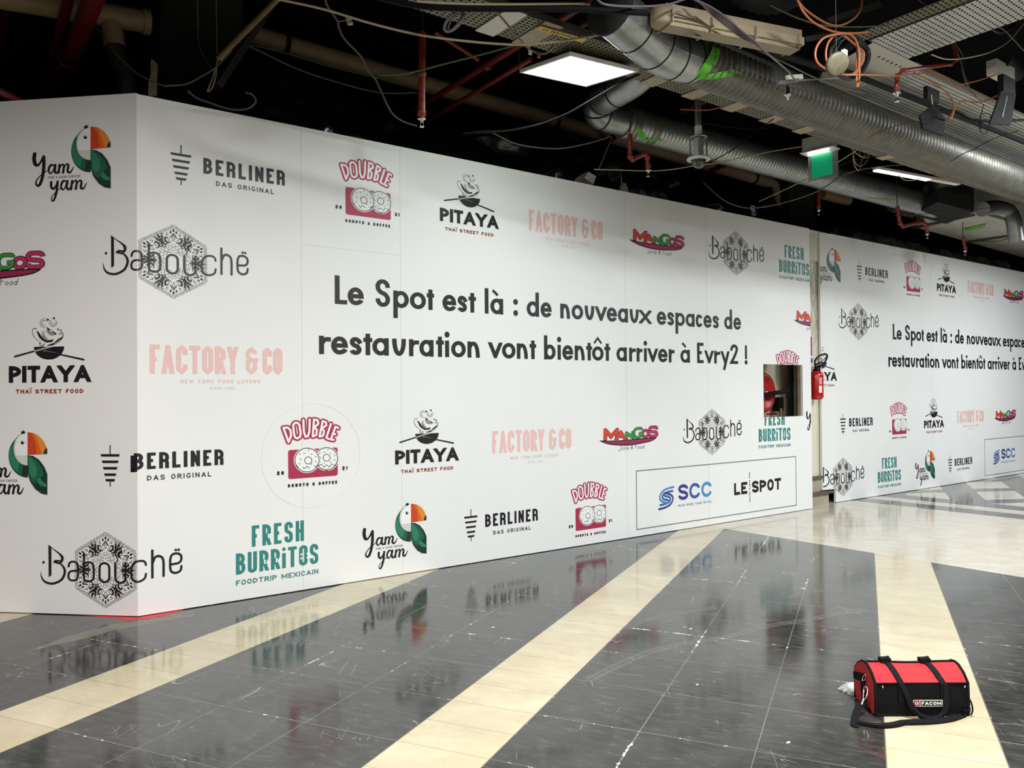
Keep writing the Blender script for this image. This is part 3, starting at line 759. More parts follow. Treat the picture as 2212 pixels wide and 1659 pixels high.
def art_babouche():
    a = Art()     # anchor: tip of the curl of the B
    a.merge(mandala(.485, .3125 - .05, .2585))
    def fx(X, Y):
        if X < 1515: return ((X - 190) * .000545, .571 - .05 - (Y - 65) * .000485)
        return (.722 + (X - 1515) * .000464, .571 - .05 - (Y + (X - 1515) * .05 - 65) * .000485)
    b = Art()
    b.fill([(207, 508), (228, 484), (250, 508), (228, 533)], 'ink', 1)
    b.fill([(297, 255), (337, 300), (337, 690), (300, 718)], 'ink', 1)
    b.brush([(300, 262), (370, 322), (440, 375), (485, 425), (482, 480), (430, 488), (365, 505)], [8, 12, 22, 38, 34, 20, 12], 'ink')
    b.fill([(355, 507), (385, 470), (440, 470), (420, 505), (500, 500), (440, 530)], 'ink', 1)
    b.brush([(400, 508), (470, 530), (515, 590), (520, 660), (480, 745), (400, 795), (330, 808), (250, 785), (205, 730), (188, 645)], [8, 22, 32, 32, 32, 32, 32, 30, 20, 3], 'ink')
    P = [([(575, 560), (590, 508), (637, 490), (690, 512), (704, 585), (704, 690), (684, 740), (632, 757), (585, 738), (572, 685), (602, 628), (704, 618)], 27),
         ([(786, 370), (786, 700), (805, 750), (852, 764), (902, 742), (919, 690), (919, 580), (900, 512), (850, 492), (800, 508)], 28),
         ([(1213, 500), (1213, 690), (1232, 752), (1283, 773), (1334, 750), (1350, 695), (1350, 490)], 29),
         ([(1625, 525), (1610, 482), (1560, 462), (1480, 480), (1438, 545), (1428, 640), (1445, 720), (1500, 752), (1560, 742), (1610, 708), (1625, 650)], 29)]
    for pts, w_ in P: b.brush(pts, w_, 'ink', 1)
    b.stroke(round_path([(998, 500, 1), (1132, 500, 1), (1132, 768, 1), (998, 768, 1)], 70, 'round', True), 29, 'ink', 1, closed=True)
    b.stroke([(1713, 315), (1713, 722)], 34, 'ink', 1, cap=0); b.brush([(1718, 500), (1750, 430), (1800, 412), (1850, 440), (1868, 510), (1868, 700)], 34, 'ink')
    b.brush([(1968, 545), (2080, 532), (2120, 485), (2112, 420), (2055, 392), (1990, 408), (1964, 475), (1964, 600), (1985, 652), (2045, 672), (2108, 642), (2122, 580)], 33, 'ink')
    for x in (2043, 2083): b.fill([(x - 24, 342), (x, 318), (x + 24, 342), (x, 366)], 'ink', 1)
    b.brush([(1290, 440), (1262, 380), (1296, 330), (1280, 285)], [6, 26, 22, 4], 'ink'); b.brush([(1236, 480), (1246, 430), (1225, 395), (1222, 340)], [8, 14, 12, 5], 'ink')
    a.merge(b, fx)
    return a
def art_fresh():
    a = Art()     # anchor: lower left of the small line
    text(a, 'FRESH', .117, .517, .268, .156, .027, 'teal', gap=.024, R=.03, ty=.024)
    text(a, 'BURRiTOS', 0, .632, .079, .154, .027, 'teal', gap=.019, R=.03, ty=.024)
    text(a, 'FOODTRIP MEXICAIN', 0, .632, 0, .037, .0075, 'teal', gap=.009)
    for x, y in ((.243, .345), (.243, .328), (.212, .155), (.212, .138), (.302, .155), (.302, .138), (.496, .165), (.496, .135), (.545, .165), (.545, .135)):
        a.fill([(x - .010, y), (x, y + .010), (x + .010, y), (x, y - .010)], 'white', 2)
    return a
def art_mangos():
    a = Art()     # anchor: left tip of the swoosh, base of the letters
    for ch, x0, x1, H, m_ in (('M', .052, .262, .122, 'mred'), ('A', .215, .365, .096, 'mred'), ('N', .352, .485, .082, 'mgreen'), ('G', .462, .612, .122, 'mgreen'), ('O', .585, .712, .098, 'mmag'), ('S', .690, .842, .130, 'mmag')):
        L = {'M': 1, 'A': 3, 'N': 1.2, 'G': 3.2, 'O': 1.4, 'S': 3.4}[ch]
        t = {'M': .052, 'G': .038, 'O': .040, 'S': .042}.get(ch, .045)
        glyph(a, ch, x0, x1, .0, H, t, 'ink', R=.05, L=L, slant=.05, ty=t * .8)
        glyph(a, ch, x0 + .005, x1 - .005, .005, H - .010, t - .010, m_, R=.05, L=L + 1, slant=.05, ty=(t - .010) * .8)
    sw = [(0, .002), (.10, -.002), (.30, -.004), (.60, .002), (.80, .004), (.785, -.018), (.70, -.040), (.45, -.062), (.28, -.058), (.12, -.038)]
    a.fill([(x, y) for x, y in sw], 'ink', 4.6, 4)
    a.fill([(.06, -.010), (.30, -.013), (.60, -.007), (.775, -.005), (.765, -.018), (.68, -.034), (.45, -.052), (.28, -.048), (.13, -.030)], 'mdark', 5.4, 4)
    x = .262
    for ch, w_, H in (('J', .028, .062), ('u', .026, .026), ('ı', .004, .026), ('c', .022, .026), ('e', .022, .026), (' ', .012, 0), ('&', .034, .040), (' ', .014, 0), ('F', .030, .058), ('o', .025, .026), ('o', .025, .026), ('d', .026, .026)):
        if ch != ' ': glyph(a, ch, x, x + w_, -.105 - (.014 if ch == 'J' else 0), H, .0038, 'ink', L=1, slant=.22, rnd=True, clipy=False)
        x += w_ + .009
    return a
def art_headline(L1, L2):
    a = Art()
    t, ty = .041, .034
    def put(ch, l, r, y):
        if ch in 'LSE2': glyph(a, ch, l, r, y, .227, t, R=99, ty=ty)
        elif ch == '!':
            a.stroke([((l + r) / 2, y + .06), ((l + r) / 2, y + .222)], .036, 'ink', cap=0); a.disc((l + r) / 2, y + .022, .026, .026, 'ink')
        elif ch == ':':
            for yy in (.022, .125): a.disc((l + r) / 2, y + yy, .027, .027, 'ink')
        elif ch == 'i':
            a.stroke([((l + r) / 2, y), ((l + r) / 2, y + .143)], t, 'ink', cap=0); a.disc((l + r) / 2, y + .195, .026, .026, 'ink')
        elif ch in 'àô':
            b_ = 'a' if ch == 'à' else 'o'; glyph(a, b_, l, r, y, .143, t, ty=ty); c = (l + r) / 2
            if ch == 'à': a.stroke([(c - .045, y + .215), (c + .012, y + .172)], .026, 'ink', cap=0)
            else: a.stroke([(c - .05, y + .172), (c, y + .225), (c + .05, y + .172)], .022, 'ink', cap=0)
        else: glyph(a, ch, l, r, y, .143, t, ty=ty)
    for ch, l, r in L1: put(ch, l, r, 2.219)
    for ch, l, r in L2: put(ch, l, r, 1.819)
    return a
HL1 = [('L', 1.442, 1.547), ('e', 1.552, 1.691), ('S', 1.797, 1.930), ('p', 1.960, 2.106), ('o', 2.116, 2.271), ('t', 2.280, 2.352), ('e', 2.437, 2.576), ('s', 2.589, 2.689), ('t', 2.706, 2.785),
       ('l', 2.880, 2.921), ('à', 2.941, 3.084), (':', 3.199, 3.252), ('d', 3.355, 3.501), ('e', 3.521, 3.654), ('n', 3.763, 3.885), ('o', 3.907, 4.056), ('u', 4.078, 4.204), ('v', 4.220, 4.371), ('e', 4.375, 4.514),
       ('a', 4.529, 4.672), ('u', 4.698, 4.829), ('x', 4.844, 5.009), ('e', 5.101, 5.244), ('s', 5.261, 5.367), ('p', 5.391, 5.542), ('a', 5.556, 5.702), ('c', 5.721, 5.834), ('e', 5.853, 5.989), ('s', 6.007, 6.115), ('d', 6.213, 6.353), ('e', 6.378, 6.513)]
HL2 = [('r', 1.308, 1.407), ('e', 1.409, 1.550), ('s', 1.564, 1.671), ('t', 1.686, 1.766), ('a', 1.766, 1.915), ('u', 1.947, 2.075), ('r', 2.105, 2.202), ('a', 2.204, 2.344), ('t', 2.368, 2.447), ('i', 2.455, 2.505), ('o', 2.521, 2.673), ('n', 2.691, 2.821),
       ('v', 2.919, 3.066), ('o', 3.067, 3.220), ('n', 3.235, 3.363), ('t', 3.385, 3.463), ('b', 3.558, 3.700), ('i', 3.722, 3.768), ('e', 3.785, 3.921), ('n', 3.942, 4.071), ('t', 4.092, 4.171), ('ô', 4.170, 4.325), ('t', 4.336, 4.418),
       ('a', 4.504, 4.651), ('r', 4.684, 4.782), ('r', 4.793, 4.878), ('i', 4.899, 4.946), ('v', 4.959, 5.108), ('e', 5.115, 5.258), ('r', 5.280, 5.371), ('à', 5.465, 5.618), ('E', 5.739, 5.847), ('v', 5.868, 6.015), ('r', 6.030, 6.134), ('y', 6.148, 6.295), ('2', 6.313, 6.455), ('!', 6.579, 6.624)]
def art_owner():
    a = Art()     # anchor: lower left of the thin frame
    a.stroke([(0, 0), (2.795, 0), (2.795, .605), (0, .605)], .010, 'lineg', 1, closed=True)
    x, y = .330, .176
    def P(pts): return [(x + .238 * p, y + .224 * q) for p, q in pts]
    def rp(pts): return [(q[0], q[1], 1) for q in P(pts)]
    for pts, c in (([(1, .985), (.42, .985), (.0, .62), (.2, .30), (.62, .26)], 'sky'), ([(.92, .80), (.48, .80), (.18, .60), (.34, .42), (.66, .42), (.66, .26)], 'blue'),
                   ([(0, .015), (.58, .015), (1, .38), (.8, .70), (.38, .74)], 'navy'), ([(.08, .20), (.52, .20), (.82, .40), (.66, .58), (.34, .58), (.34, .74)], 'blue')):
        a.stroke(round_path(rp(pts), 99, 'round', False), .022, c, 1, cap=.5)
    for ch, l, r, c in (('S', .637, .795, 'navy'), ('C', .815, .99, 'blue'), ('C', 1.015, 1.186, 'sky')): glyph(a, ch, l, r, .245, .170, .034, c, R=99)
    text(a, 'MUCH MORE THAN RETAIL', .632, 1.190, .176, .024, .0035, 'blue', gap=.010)
    text(a, 'LE', 1.585, 1.826, .222, .140, .034, gap=.022)
    text(a, 'SPOT', 1.916, 2.483, .222, .140, .034, gap=.020)
    b = Art(); text(b, 'GRAND PARIS SUD', 0, .345, 0, .020, .0055, gap=.010)
    a.merge(b, lambda p, q: (1.882 - q, .124 + p))
    return a

# ------------------------------------------------------------------ the room shell
def struct(mb, name, origin=V((0, 0, 0))):
    o = mb.build(name, None, origin); o['kind'] = 'structure'; return o
struct(MB().box((-9, -6, -0.05), (24, 11, 0), M['floor']), 'floor')
struct(MB().box((-9, -6, 5.5), (24, 11, 5.6), M['slab']), 'ceiling')
struct(MB().box((-9, 10.2, 0), (24, 10.4, 5.5), M['black']), 'wall_back')

WY = 5.88; WH = 3.572
lx, ly = -0.71776, 0.69629          # direction of the left hoarding, going away from the corner
wl = MB()
A0, A1 = V((0, WY, 0.006)), V((3.2 * lx, WY + 3.2 * ly, 0.006))
nb = V((-ly, lx, 0)) * -1           # pointing behind the left hoarding
nb = V((0.69629, 0.71776, 0))
wl.add([A0, A1, A1 + nb * .03, A0 + nb * .03] + [p + V((0, 0, WH - .0)) for p in (A0, A1, A1 + nb * .03, A0 + nb * .03)],
       [(0, 1, 2, 3), (4, 7, 6, 5), (0, 4, 5, 1), (2, 6, 7, 3), (1, 5, 6, 2), (0, 3, 7, 4)], M['wall'])
wall_left = struct(wl, 'wall_left')
OX0, OX1, OZ0, OZ1 = 6.930, 7.732, 1.184, 1.826
wc = MB()
XE = 7.915
for a, b in (((0, WY, .006), (OX0, WY + .03, WH)), ((OX1, WY, .006), (XE, WY + .03, WH)), ((OX0, WY, .006), (OX1, WY + .03, OZ0)), ((OX0, WY, OZ1), (OX1, WY + .03, WH))):
    wc.box(a, b, M['wall'])
wall_center = struct(wc, 'wall_center')
WR = 6.0; RX = 8.64
wr = MB()
wr.box((RX, WR, .006), (20.5, WR + .03, 3.60), M['wall'])
S0, S1 = V((8.385, WR + .035, .185)), V((RX, WR, .185))
wr.add([S0, S1, S1 + V((0, .03, 0)), S0 + V((0, .03, 0))] + [p + V((0, 0, 3.60 - .185)) for p in (S0, S1, S1 + V((0, .03, 0)), S0 + V((0, .03, 0)))],
       [(0, 3, 2, 1), (4, 5, 6, 7), (0, 1, 5, 4), (2, 3, 7, 6), (0, 4, 7, 3)], M['wall'])
wall_right = struct(wr, 'wall_right')
# seams and small wear of the vinyl
sm = M['seam'] = mat('vinyl_seam', '#cfd1cf', 0.5)
def seam(parent, x0, z0, x1, z1, wdt=.003, y=WY):
    MB().box((min(x0, x1) - wdt / 2, y - .0012, min(z0, z1) - wdt / 2), (max(x0, x1) + wdt / 2, y, max(z0, z1) + wdt / 2), sm).build('vinyl_seam', parent)
for x in (1.17, 2.03, 4.64, 5.91): seam(wall_center, x, .02, x, 3.55)
seam(wall_center, 1.17, 2.66, 2.03, 2.66)
seam(wall_right, 11.3, .02, 11.3, 3.55, y=WR)
ring_ = MB(); ring_.tube([V((1.25 + .40 * math.cos(2 * PI * k / 60), WY - .0004, 1.03 + .40 * math.sin(2 * PI * k / 60))) for k in range(60)], .0011, sm, 5, closed=True)
ring_.build('sticker_outline', wall_center)

# ------------------------------------------------------------------ prints on the hoardings
MC = Matrix(((1, 0, 0, 0), (0, 0, -1, WY), (0, 1, 0, 0), (0, 0, 0, 1)))          # print plane of the long hoarding
MR = Matrix(((1, 0, 0, 0), (0, 0, -1, WR), (0, 1, 0, 0), (0, 0, 0, 1)))
ML = Matrix(((-lx, 0, -ly, 0), (-ly, 0, lx, WY), (0, 1, 0, 0), (0, 0, 0, 1)))
SX = V((8.64 - 8.385, -.035, 0)).normalized()
MS = Matrix(((SX.x, 0, SX.y, S1.x), (SX.y, 0, -SX.x, S1.y), (0, 1, 0, 0), (0, 0, 0, 1)))
def put(me, name, parent, base, s, z, label=None):
    o = bpy.data.objects.new(name, me); COL.objects.link(o); o.parent = parent
    o.matrix_basis = world_of(parent).inverted() @ base @ Matrix.Translation((s, z, 0))
    if label: o['label'] = label
    return o
def shifted(art, s, z):
    a = Art(); a.merge(art, lambda x, y: (x + s, y + z)); return a
BER, FAC, PIT, DOU, YAM, BAB, FRE, MAN, OWN = art_berliner(), art_factory(), art_pitaya(), art_doubble(), art_yam(), art_babouche(), art_fresh(), art_mangos(), art_owner()
HEAD = art_headline(HL1, HL2)
mBER, mFAC, mPIT, mDOU, mYAM, mBAB, mFRE, mMAN, mOWN, mHEAD = [a.mesh(n) for a, n in ((BER, 'skewer_logo'), (FAC, 'pink_lettering_logo'), (PIT, 'bowl_logo'), (DOU, 'donut_logo'), (YAM, 'toucan_logo'), (BAB, 'mandala_logo'), (FRE, 'teal_lettering_logo'), (MAN, 'colourful_lettering_logo'), (OWN, 'framed_owner_logos'), (HEAD, 'headline_lettering'))]
for w_, B, L_ in (
    (wall_left, ML, [(mYAM, 'toucan_logo', -.779, 2.930, 'toucan and brush script at the top of the left hoarding'), (mPIT, 'bowl_logo', -.965, 1.602, 'bowl and chopsticks logo in the middle of the left hoarding'),
                     (mYAM, 'toucan_logo', -1.259, .824, 'toucan and brush script cut by the left edge of the photo')]),
    (wall_center, MC, [(mBER, 'skewer_logo', .217, 3.108, 'skewer logo at the top, nearest the corner'), (mDOU, 'donut_logo', 1.539, 2.942, 'donut logo in the top row'), (mPIT, 'bowl_logo', 2.416, 2.996, 'bowl logo in the top row'),
                       (mFAC, 'pink_lettering_logo', 3.391, 3.024, 'pale pink lettering in the top row'), (mMAN, 'colourful_lettering_logo', 4.703, 3.079, 'red, green and magenta lettering in the top row'), (mBAB, 'mandala_logo', 5.956, 2.847, 'mandala logo in the top row'),
                       (mHEAD, 'headline_lettering', 0, 0, 'two line headline in large black letters'),
                       (mFAC, 'pink_lettering_logo', .080, 1.657, 'pale pink lettering beside the corner, left of the headline'), (mDOU, 'donut_logo', 1.056, .862, 'donut logo in the row under the headline'), (mPIT, 'bowl_logo', 1.967, .917, 'bowl logo in the row under the headline'),
                       (mFAC, 'pink_lettering_logo', 2.952, .959, 'pale pink lettering in the row under the headline'), (mMAN, 'colourful_lettering_logo', 4.259, 1.017, 'red, green and magenta lettering above the thin frame'), (mBAB, 'mandala_logo', 5.493, .782, 'mandala logo above the thin frame'),
                       (mFRE, 'teal_lettering_logo', .660, .114, 'large teal lettering at the bottom'), (mYAM, 'toucan_logo', 1.672, .147, 'toucan and brush script at the bottom'), (mBER, 'skewer_logo', 2.642, .318, 'skewer logo at the bottom'),
                       (mDOU, 'donut_logo', 3.934, .154, 'small donut logo left of the thin frame'), (mOWN, 'framed_owner_logos', 4.770, .078, 'two logos in a thin grey frame')]),
    (wall_right, MR, [(mBER, 'skewer_logo', 9.218, 3.130, 'skewer logo at the top of the far hoarding'), (mDOU, 'donut_logo', 10.575, 2.975, 'donut logo at the top of the far hoarding'), (mPIT, 'bowl_logo', 11.505, 3.040, 'bowl logo at the top of the far hoarding'),
                      (mFAC, 'pink_lettering_logo', 12.55, 3.083, 'pale pink lettering at the top of the far hoarding'), (mMAN, 'colourful_lettering_logo', 13.856, 3.125, 'coloured lettering at the top of the far hoarding'), (mBAB, 'mandala_logo', 8.763, 2.190, 'mandala logo left of the far headline'),
                      (mHEAD, 'headline_lettering', 8.72, .020, 'far copy of the headline, cut by the right edge of the photo'),
                      (mBER, 'skewer_logo', 8.758, 1.020, 'middle skewer logo of the far hoarding'), (mDOU, 'donut_logo', 10.11, .855, 'lower donut logo of the far hoarding'), (mPIT, 'bowl_logo', 11.04, .915, 'lower bowl logo of the far hoarding'),
                      (mFAC, 'pink_lettering_logo', 12.11, .962, 'lower pale pink lettering of the far hoarding'), (mMAN, 'colourful_lettering_logo', 13.452, 1.010, 'lower coloured lettering of the far hoarding'),
                      (mFRE, 'teal_lettering_logo', 9.700, .108, 'teal lettering of the far hoarding'), (mYAM, 'toucan_logo', 10.76, .132, 'toucan at the foot of the far hoarding'), (mBER, 'skewer_logo', 11.78, .300, 'bottom skewer logo of the far hoarding'),
                      (mOWN, 'framed_owner_logos', 13.06, .058, 'framed logos cut by the right edge of the photo')])):
    for me, n, s, z, lb in L_: put(me, n, w_, B, s, z, lb)
# prints that run over the corner or are cut by an edge or by the hatch
def split(art, s, z, name, lb):
    a = shifted(art, s, z)
    put(a.clipped(0, 0, True).mesh(name), name, wall_left, ML, 0, 0, lb + ', part left of the corner')
    put(a.clipped(0, 0, False).mesh(name), name, wall_center, MC, 0, 0, lb + ', part right of the corner')
split(BAB, -.249, 2.166 + .013, 'mandala_logo', 'upper mandala logo')
split(BAB, -.722, .052, 'mandala_logo', 'lower mandala logo')
put(shifted(BER, -.2725, 1.005).clipped(0, -.09, True).mesh('skewer_logo'), 'skewer_logo', wall_left, ML, 0, 0, 'skewer bars beside the corner')
bb = Art(); glyph(bb, 'B', -.050, .018, .984, .113, .025, R=.035, ty=.021)
put(bb.clipped(0, 0, True).mesh('doubled_letter'), 'doubled_letter', wall_left, ML, 0, 0, 'misplaced doubled letter at the corner')
b2 = Art(); text(b2, 'BERLINER', -.026, .574, 1.000, .113, .025, gap=.022, R=.035, sub={'R': 'r2'}, ty=.021); text(b2, 'DAS ORIGINAL', .060, .488, .922, .035, .0062, gap=.013)
put(b2.clipped(0, -.020, False).clipped(0, 0, False).mesh('skewer_logo'), 'skewer_logo', wall_center, MC, 0, 0, 'black lettering starting at the corner')
b3 = b2.clipped(0, 0, True)
if b3.p: put(b3.mesh('skewer_logo'), 'skewer_logo', wall_left, ML, 0, 0)
put(shifted(MAN, -1.530, 2.390).mesh('colourful_lettering_logo'), 'colourful_lettering_logo', wall_left, ML, 0, 0, 'coloured lettering cut by the left edge of the photo')
put(shifted(BER, -2.0, .16).mesh('skewer_logo'), 'skewer_logo', wall_left, ML, 0, 0)
put(shifted(FRE, 7.269, 2.884).clipped(0, XE, True).mesh('teal_lettering_logo'), 'teal_lettering_logo', wall_center, MC, 0, 0, 'teal lettering cut by the end of the hoarding')
put(shifted(MAN, 7.563, 2.385).clipped(0, XE, True).mesh('colourful_lettering_logo'), 'colourful_lettering_logo', wall_center, MC, 0, 0, 'coloured lettering cut by the end of the hoarding')
put(shifted(YAM, 7.80, .965).clipped(0, XE, True).mesh('toucan_logo'), 'toucan_logo', wall_center, MC, 0, 0, 'first brush letter cut by the end of the hoarding')
put(shifted(art_doubble(True), 7.235, 1.540).clipped(1, OZ1, False).mesh('donut_logo'), 'donut_logo', wall_center, MC, 0, 0, 'crimson lettering cut off by the hatch')
put(shifted(FRE, 6.826, .816).clipped(1, OZ0, True).mesh('teal_lettering_logo'), 'teal_lettering_logo', wall_center, MC, 0, 0, 'teal lettering cut off by the hatch')
# far hoarding: prints that start on its narrow folded strip
def split_r(art, s, z, name, lb):
    a = shifted(art, s - RX, z).clipped(0, 8.392 - RX, False)
    l_, r_ = a.clipped(0, 0, True).clipped(1, .187, False), a.clipped(0, 0, False)
    put(l_.mesh(name), name, wall_right, MS, 0, 0, lb + ', on the folded strip'); put(r_.mesh(name), name, wall_right, MR, RX, 0, lb)
split_r(YAM, 8.225, 2.965, 'toucan_logo', 'toucan at the top of the far hoarding')
split_r(PIT, 8.070, 1.632, 'bowl_logo', 'end of the bowl logo behind the extinguisher')
split_r(BAB, 8.330, .070, 'mandala_logo', 'mandala logo at the foot of the far hoarding')

# ------------------------------------------------------------------ hatch, hose reel, column, extinguisher
al = MB()
al.box((6.6, 6.60, .9), (9.0, 6.65, 2.2), M['niche']); al.box((6.6, 5.93, .9), (6.65, 6.60, 2.2), M['niche'])
al.box((6.6, 5.93, 2.1), (7.95, 6.60, 2.15), M['niche']); al.box((6.6, 5.93, .9), (7.95, 6.60, .95), M['niche'])
alc = struct(al, 'wall_alcove')
cj = MB(); cj.box((8.235, 6.39, .0), (8.30, 6.44, 2.6), M['dgrey']); cj.box((8.30, 6.38, .0), (8.50, 6.44, 2.6), M['niche']); cj.box((8.44, 6.36, .0), (8.46, 6.38, 2.6), M['niche']); cj.box((8.50, 6.30, .0), (8.75, 6.44, 2.6), M['niche'])
tag(cj.build('cabinet_frame'), 'grey edged cream cabinet frame seen inside the hatch', 'frame')
reel = thing('hose_reel', 'red fire hose reel behind the square hatch in the hoarding', 'hose reel', (7.52, 6.35, 1.26))
rc = V((7.50, 6.30, 1.48)); Fr = frame(rc, (0.12, -1, 0), (1, 0, 0))
d = MB().lathe([(0.0, .03), (.17, .03), (.19, .045), (.235, .045), (.25, .03), (.26, .0), (.262, -.02), (.25, -.03), (.0, -.03)], Fr, M['reel'], 48)
d.build('front_disc', reel)
MB().lathe([(0, -.24), (.262, -.24), (.262, -.22), (0, -.22)], Fr, M['reel'], 40).build('rear_disc', reel)
MB().lathe([(0, -.22), (.2, -.22), (.21, -.15), (.2, -.03), (0, -.03)], Fr, M['blackp'], 30).build('wound_hose', reel)
MB().lathe([(0, .03), (.035, .03), (.03, .06), (0, .062)], Fr, M['chrome'], 16).build('hub_bolt', reel)
MB().tube([V((6.95, 6.22, 1.435)), V((7.40, 6.17, 1.46)), V((7.80, 6.14, 1.50))], .028, M['blackp'], 12).build('hose_nozzle', reel)
vv = Y_(1687, 874, 6.45); vb = MB().box(vv + V((-.05, 0, -.09)), vv + V((.06, .1, .10)), M['blackp']); vb.tube([vv + V((-.03, -.02, -.3)), vv + V((-.03, -.02, -.05))], .022, M['brass'], 10)
tag(vb.build('water_valve'), 'black boxed water valve beside the hose reel', 'valve')
MB().tube([Y_(1658, 895, 6.4), Y_(1677, 894, 6.45)], .013, M['reel'], 8).build('valve_lever', bpy.data.objects['water_valve'])
sg = Art(); sg.fill([(0, 0), (.26, 0), (.26, .38), (0, .38)], 'crim', 0); sg.fill([(.015, .015), (.245, .015), (.245, .15), (.015, .15)], 'white', 1); sg.fill([(.015, .165), (.11, .165), (.11, .365), (.015, .365)], 'white', 1)
text(sg, 'RIA', .13, .24, .315, .045, .010, 'white', L=2, gap=.012); sg.disc(.185, .26, .022, .022, 'white', 2)
for k in range(4): sg.stroke([(.03, .035 + .028 * k), (.22, .035 + .028 * k)], .004, 'lineg', 2)
so = bpy.data.objects.new('safety_sign', sg.mesh('safety_sign')); COL.objects.link(so); so.matrix_basis = Matrix(((1, 0, 0, 8.42), (0, 0, -1, 6.598), (0, .60, 0, 1.41), (0, 0, 0, 1)))
tag(so, 'red and white instruction sign inside the hatch', 'sign')

col = thing('column', 'cream building column with cracked paint between the hoardings', 'column', (8.28, 6.05, 0))
MB().box((8.19, 6.08, .37), (8.62, 6.26, 3.62), M['colm']).build('shaft', col)
MB().box((8.17, 6.055, 3.22), (8.60, 6.08, 3.62), M['colm']).build('capital', col)
pl = MB().box((8.17, 6.06, .17), (8.64, 6.34, .34), M['ston'])
pl.build('plinth', col)
MB().box((8.15, 6.03, .34), (8.65, 6.35, .375), M['stond']).build('plinth_moulding', col)
MB().box((8.08, 6.00, .135), (8.60, 6.38, .17), M['stond']).build('base_ledge', col)
MB().box((8.10, 6.03, .0), (8.52, 6.36, .135), M['ston']).build('base_block', col)
cr = Art(); random.seed(11)
def root(x, y, ang, ln, wd):
    if ln < .07 or wd < .0012: return
    P = [(x, y)]; a_ = ang
    for k in range(max(2, int(ln / .05))):
        a_ += random.uniform(-.35, .35); a_ += (ang - a_) * .3; x += .05 * math.sin(a_) * .6; y -= .05 * math.cos(a_); P.append((x, y))
        if random.random() < .5: root(x, y, ang + random.choice((-.7, .7)), ln * .35, wd * .7)
    cr.stroke(P, [wd * (1 - .6 * k / len(P)) for k in range(len(P))], 'stroot', 0)
M['stroot'] = mat('crack_ink', '#5c5648', 0.7)
for x in (.02, .07, .13, .20, .25): root(x, 0, random.uniform(-.2, .2), random.uniform(.45, 1.15), .0042)
cr.stroke([(-.06, .0), (.33, .0)], .004, 'stroot', 0)
co = put(cr.clipped(0, -.04, False).clipped(0, .3, True).mesh('crack_lines'), 'crack_lines', col, Matrix(((1, 0, 0, 8.19), (0, 0, -1, 6.08), (0, 1, 0, 3.20), (0, 0, 0, 1))), 0, 0)
ps = Art(); ps.fill([(0, 0), (.14, 0), (.14, .36), (0, .36)], 'white', 0); ps.fill([(.005, .1), (.135, .1), (.135, .355), (.005, .355)], 'crim', 1); ps.fill([(.005, .005), (.135, .005), (.135, .075), (.005, .075)], 'blue2', 1)
ps.fill([(.03, .13), (.075, .13), (.075, .3), (.03, .3)], 'white', 2)
po = bpy.data.objects.new('extinguisher_sign', ps.mesh('extinguisher_sign')); COL.objects.link(po); po.matrix_basis = Matrix(((1, 0, 0, 8.12), (0, 0, -1, 6.079), (0, 1, 0, 1.86), (0, 0, 0, 1)))
tag(po, 'small red and blue extinguisher sign on the cream column', 'sign')

ex = thing('fire_extinguisher', 'red fire extinguisher with black hose hanging on the cream column', 'fire extinguisher', (8.18, 5.975, 1.385))
Fe = frame((8.185, 5.975, 1.385), (0, 0, 1), (1, 0, 0))
MB().lathe([(0, .012), (.05, .012), (.062, .0), (.07, .012), (.084, .03), (.087, .06), (.087, .31), (.080, .345), (.058, .368), (.03, .378), (.0, .38)], Fe, M['ext'], 32).build('cylinder', ex)
MB().lathe([(.03, .372), (.05, .378), (.05, .395), (.02, .40), (0, .40)], Fe, M['blackp'], 20).build('collar', ex)
h = MB(); h.bar((8.15, 5.975, 1.80), (8.27, 5.965, 1.825), .022, .03, M['blackp']); h.bar((8.15, 5.975, 1.835), (8.28, 5.965, 1.875), .022, .018, M['blackp']); h.build('handle', ex)
MB().box((8.235, 5.95, 1.81), (8.275, 5.975, 1.84), M['blue2']).build('safety_tag', ex)
hp = [Y_(px, py, 5.94) for px, py in ((1765, 797), (1760, 785), (1763, 775), (1773, 767), (1784, 765), (1787, 770), (1783, 780), (1775, 788), (1769, 796))]
MB().tube(spline(hp, 6), .0105, M['blackp'], 10).build('hose', ex)
lb = MB()
def on_cyl(a0, a1, z0, z1, m_, r=.0878):
    n = 8; vs = []
    for z in (z0, z1):
        for k in range(n + 1):
            a = a0 + (a1 - a0) * k / n; vs.append((8.185 + r * math.cos(a), 5.975 + r * math.sin(a), 1.385 + z))
    lb.add(vs, [(k, k + 1, n + 2 + k, n + 1 + k) for k in range(n)], m_)
on_cyl(-2.25, -1.75, .09, .18, M['white'])
for k in range(7): on_cyl(-2.2, -1.75, .20 + .013 * k, .206 + .013 * k, M['white'])
random.seed(4)
for k in range(15): on_cyl(-1.45 + random.uniform(0, .1), -1.0 - random.uniform(0, .25), .06 + .015 * k, .067 + .015 * k, M['white'])
lb.build('label', ex)

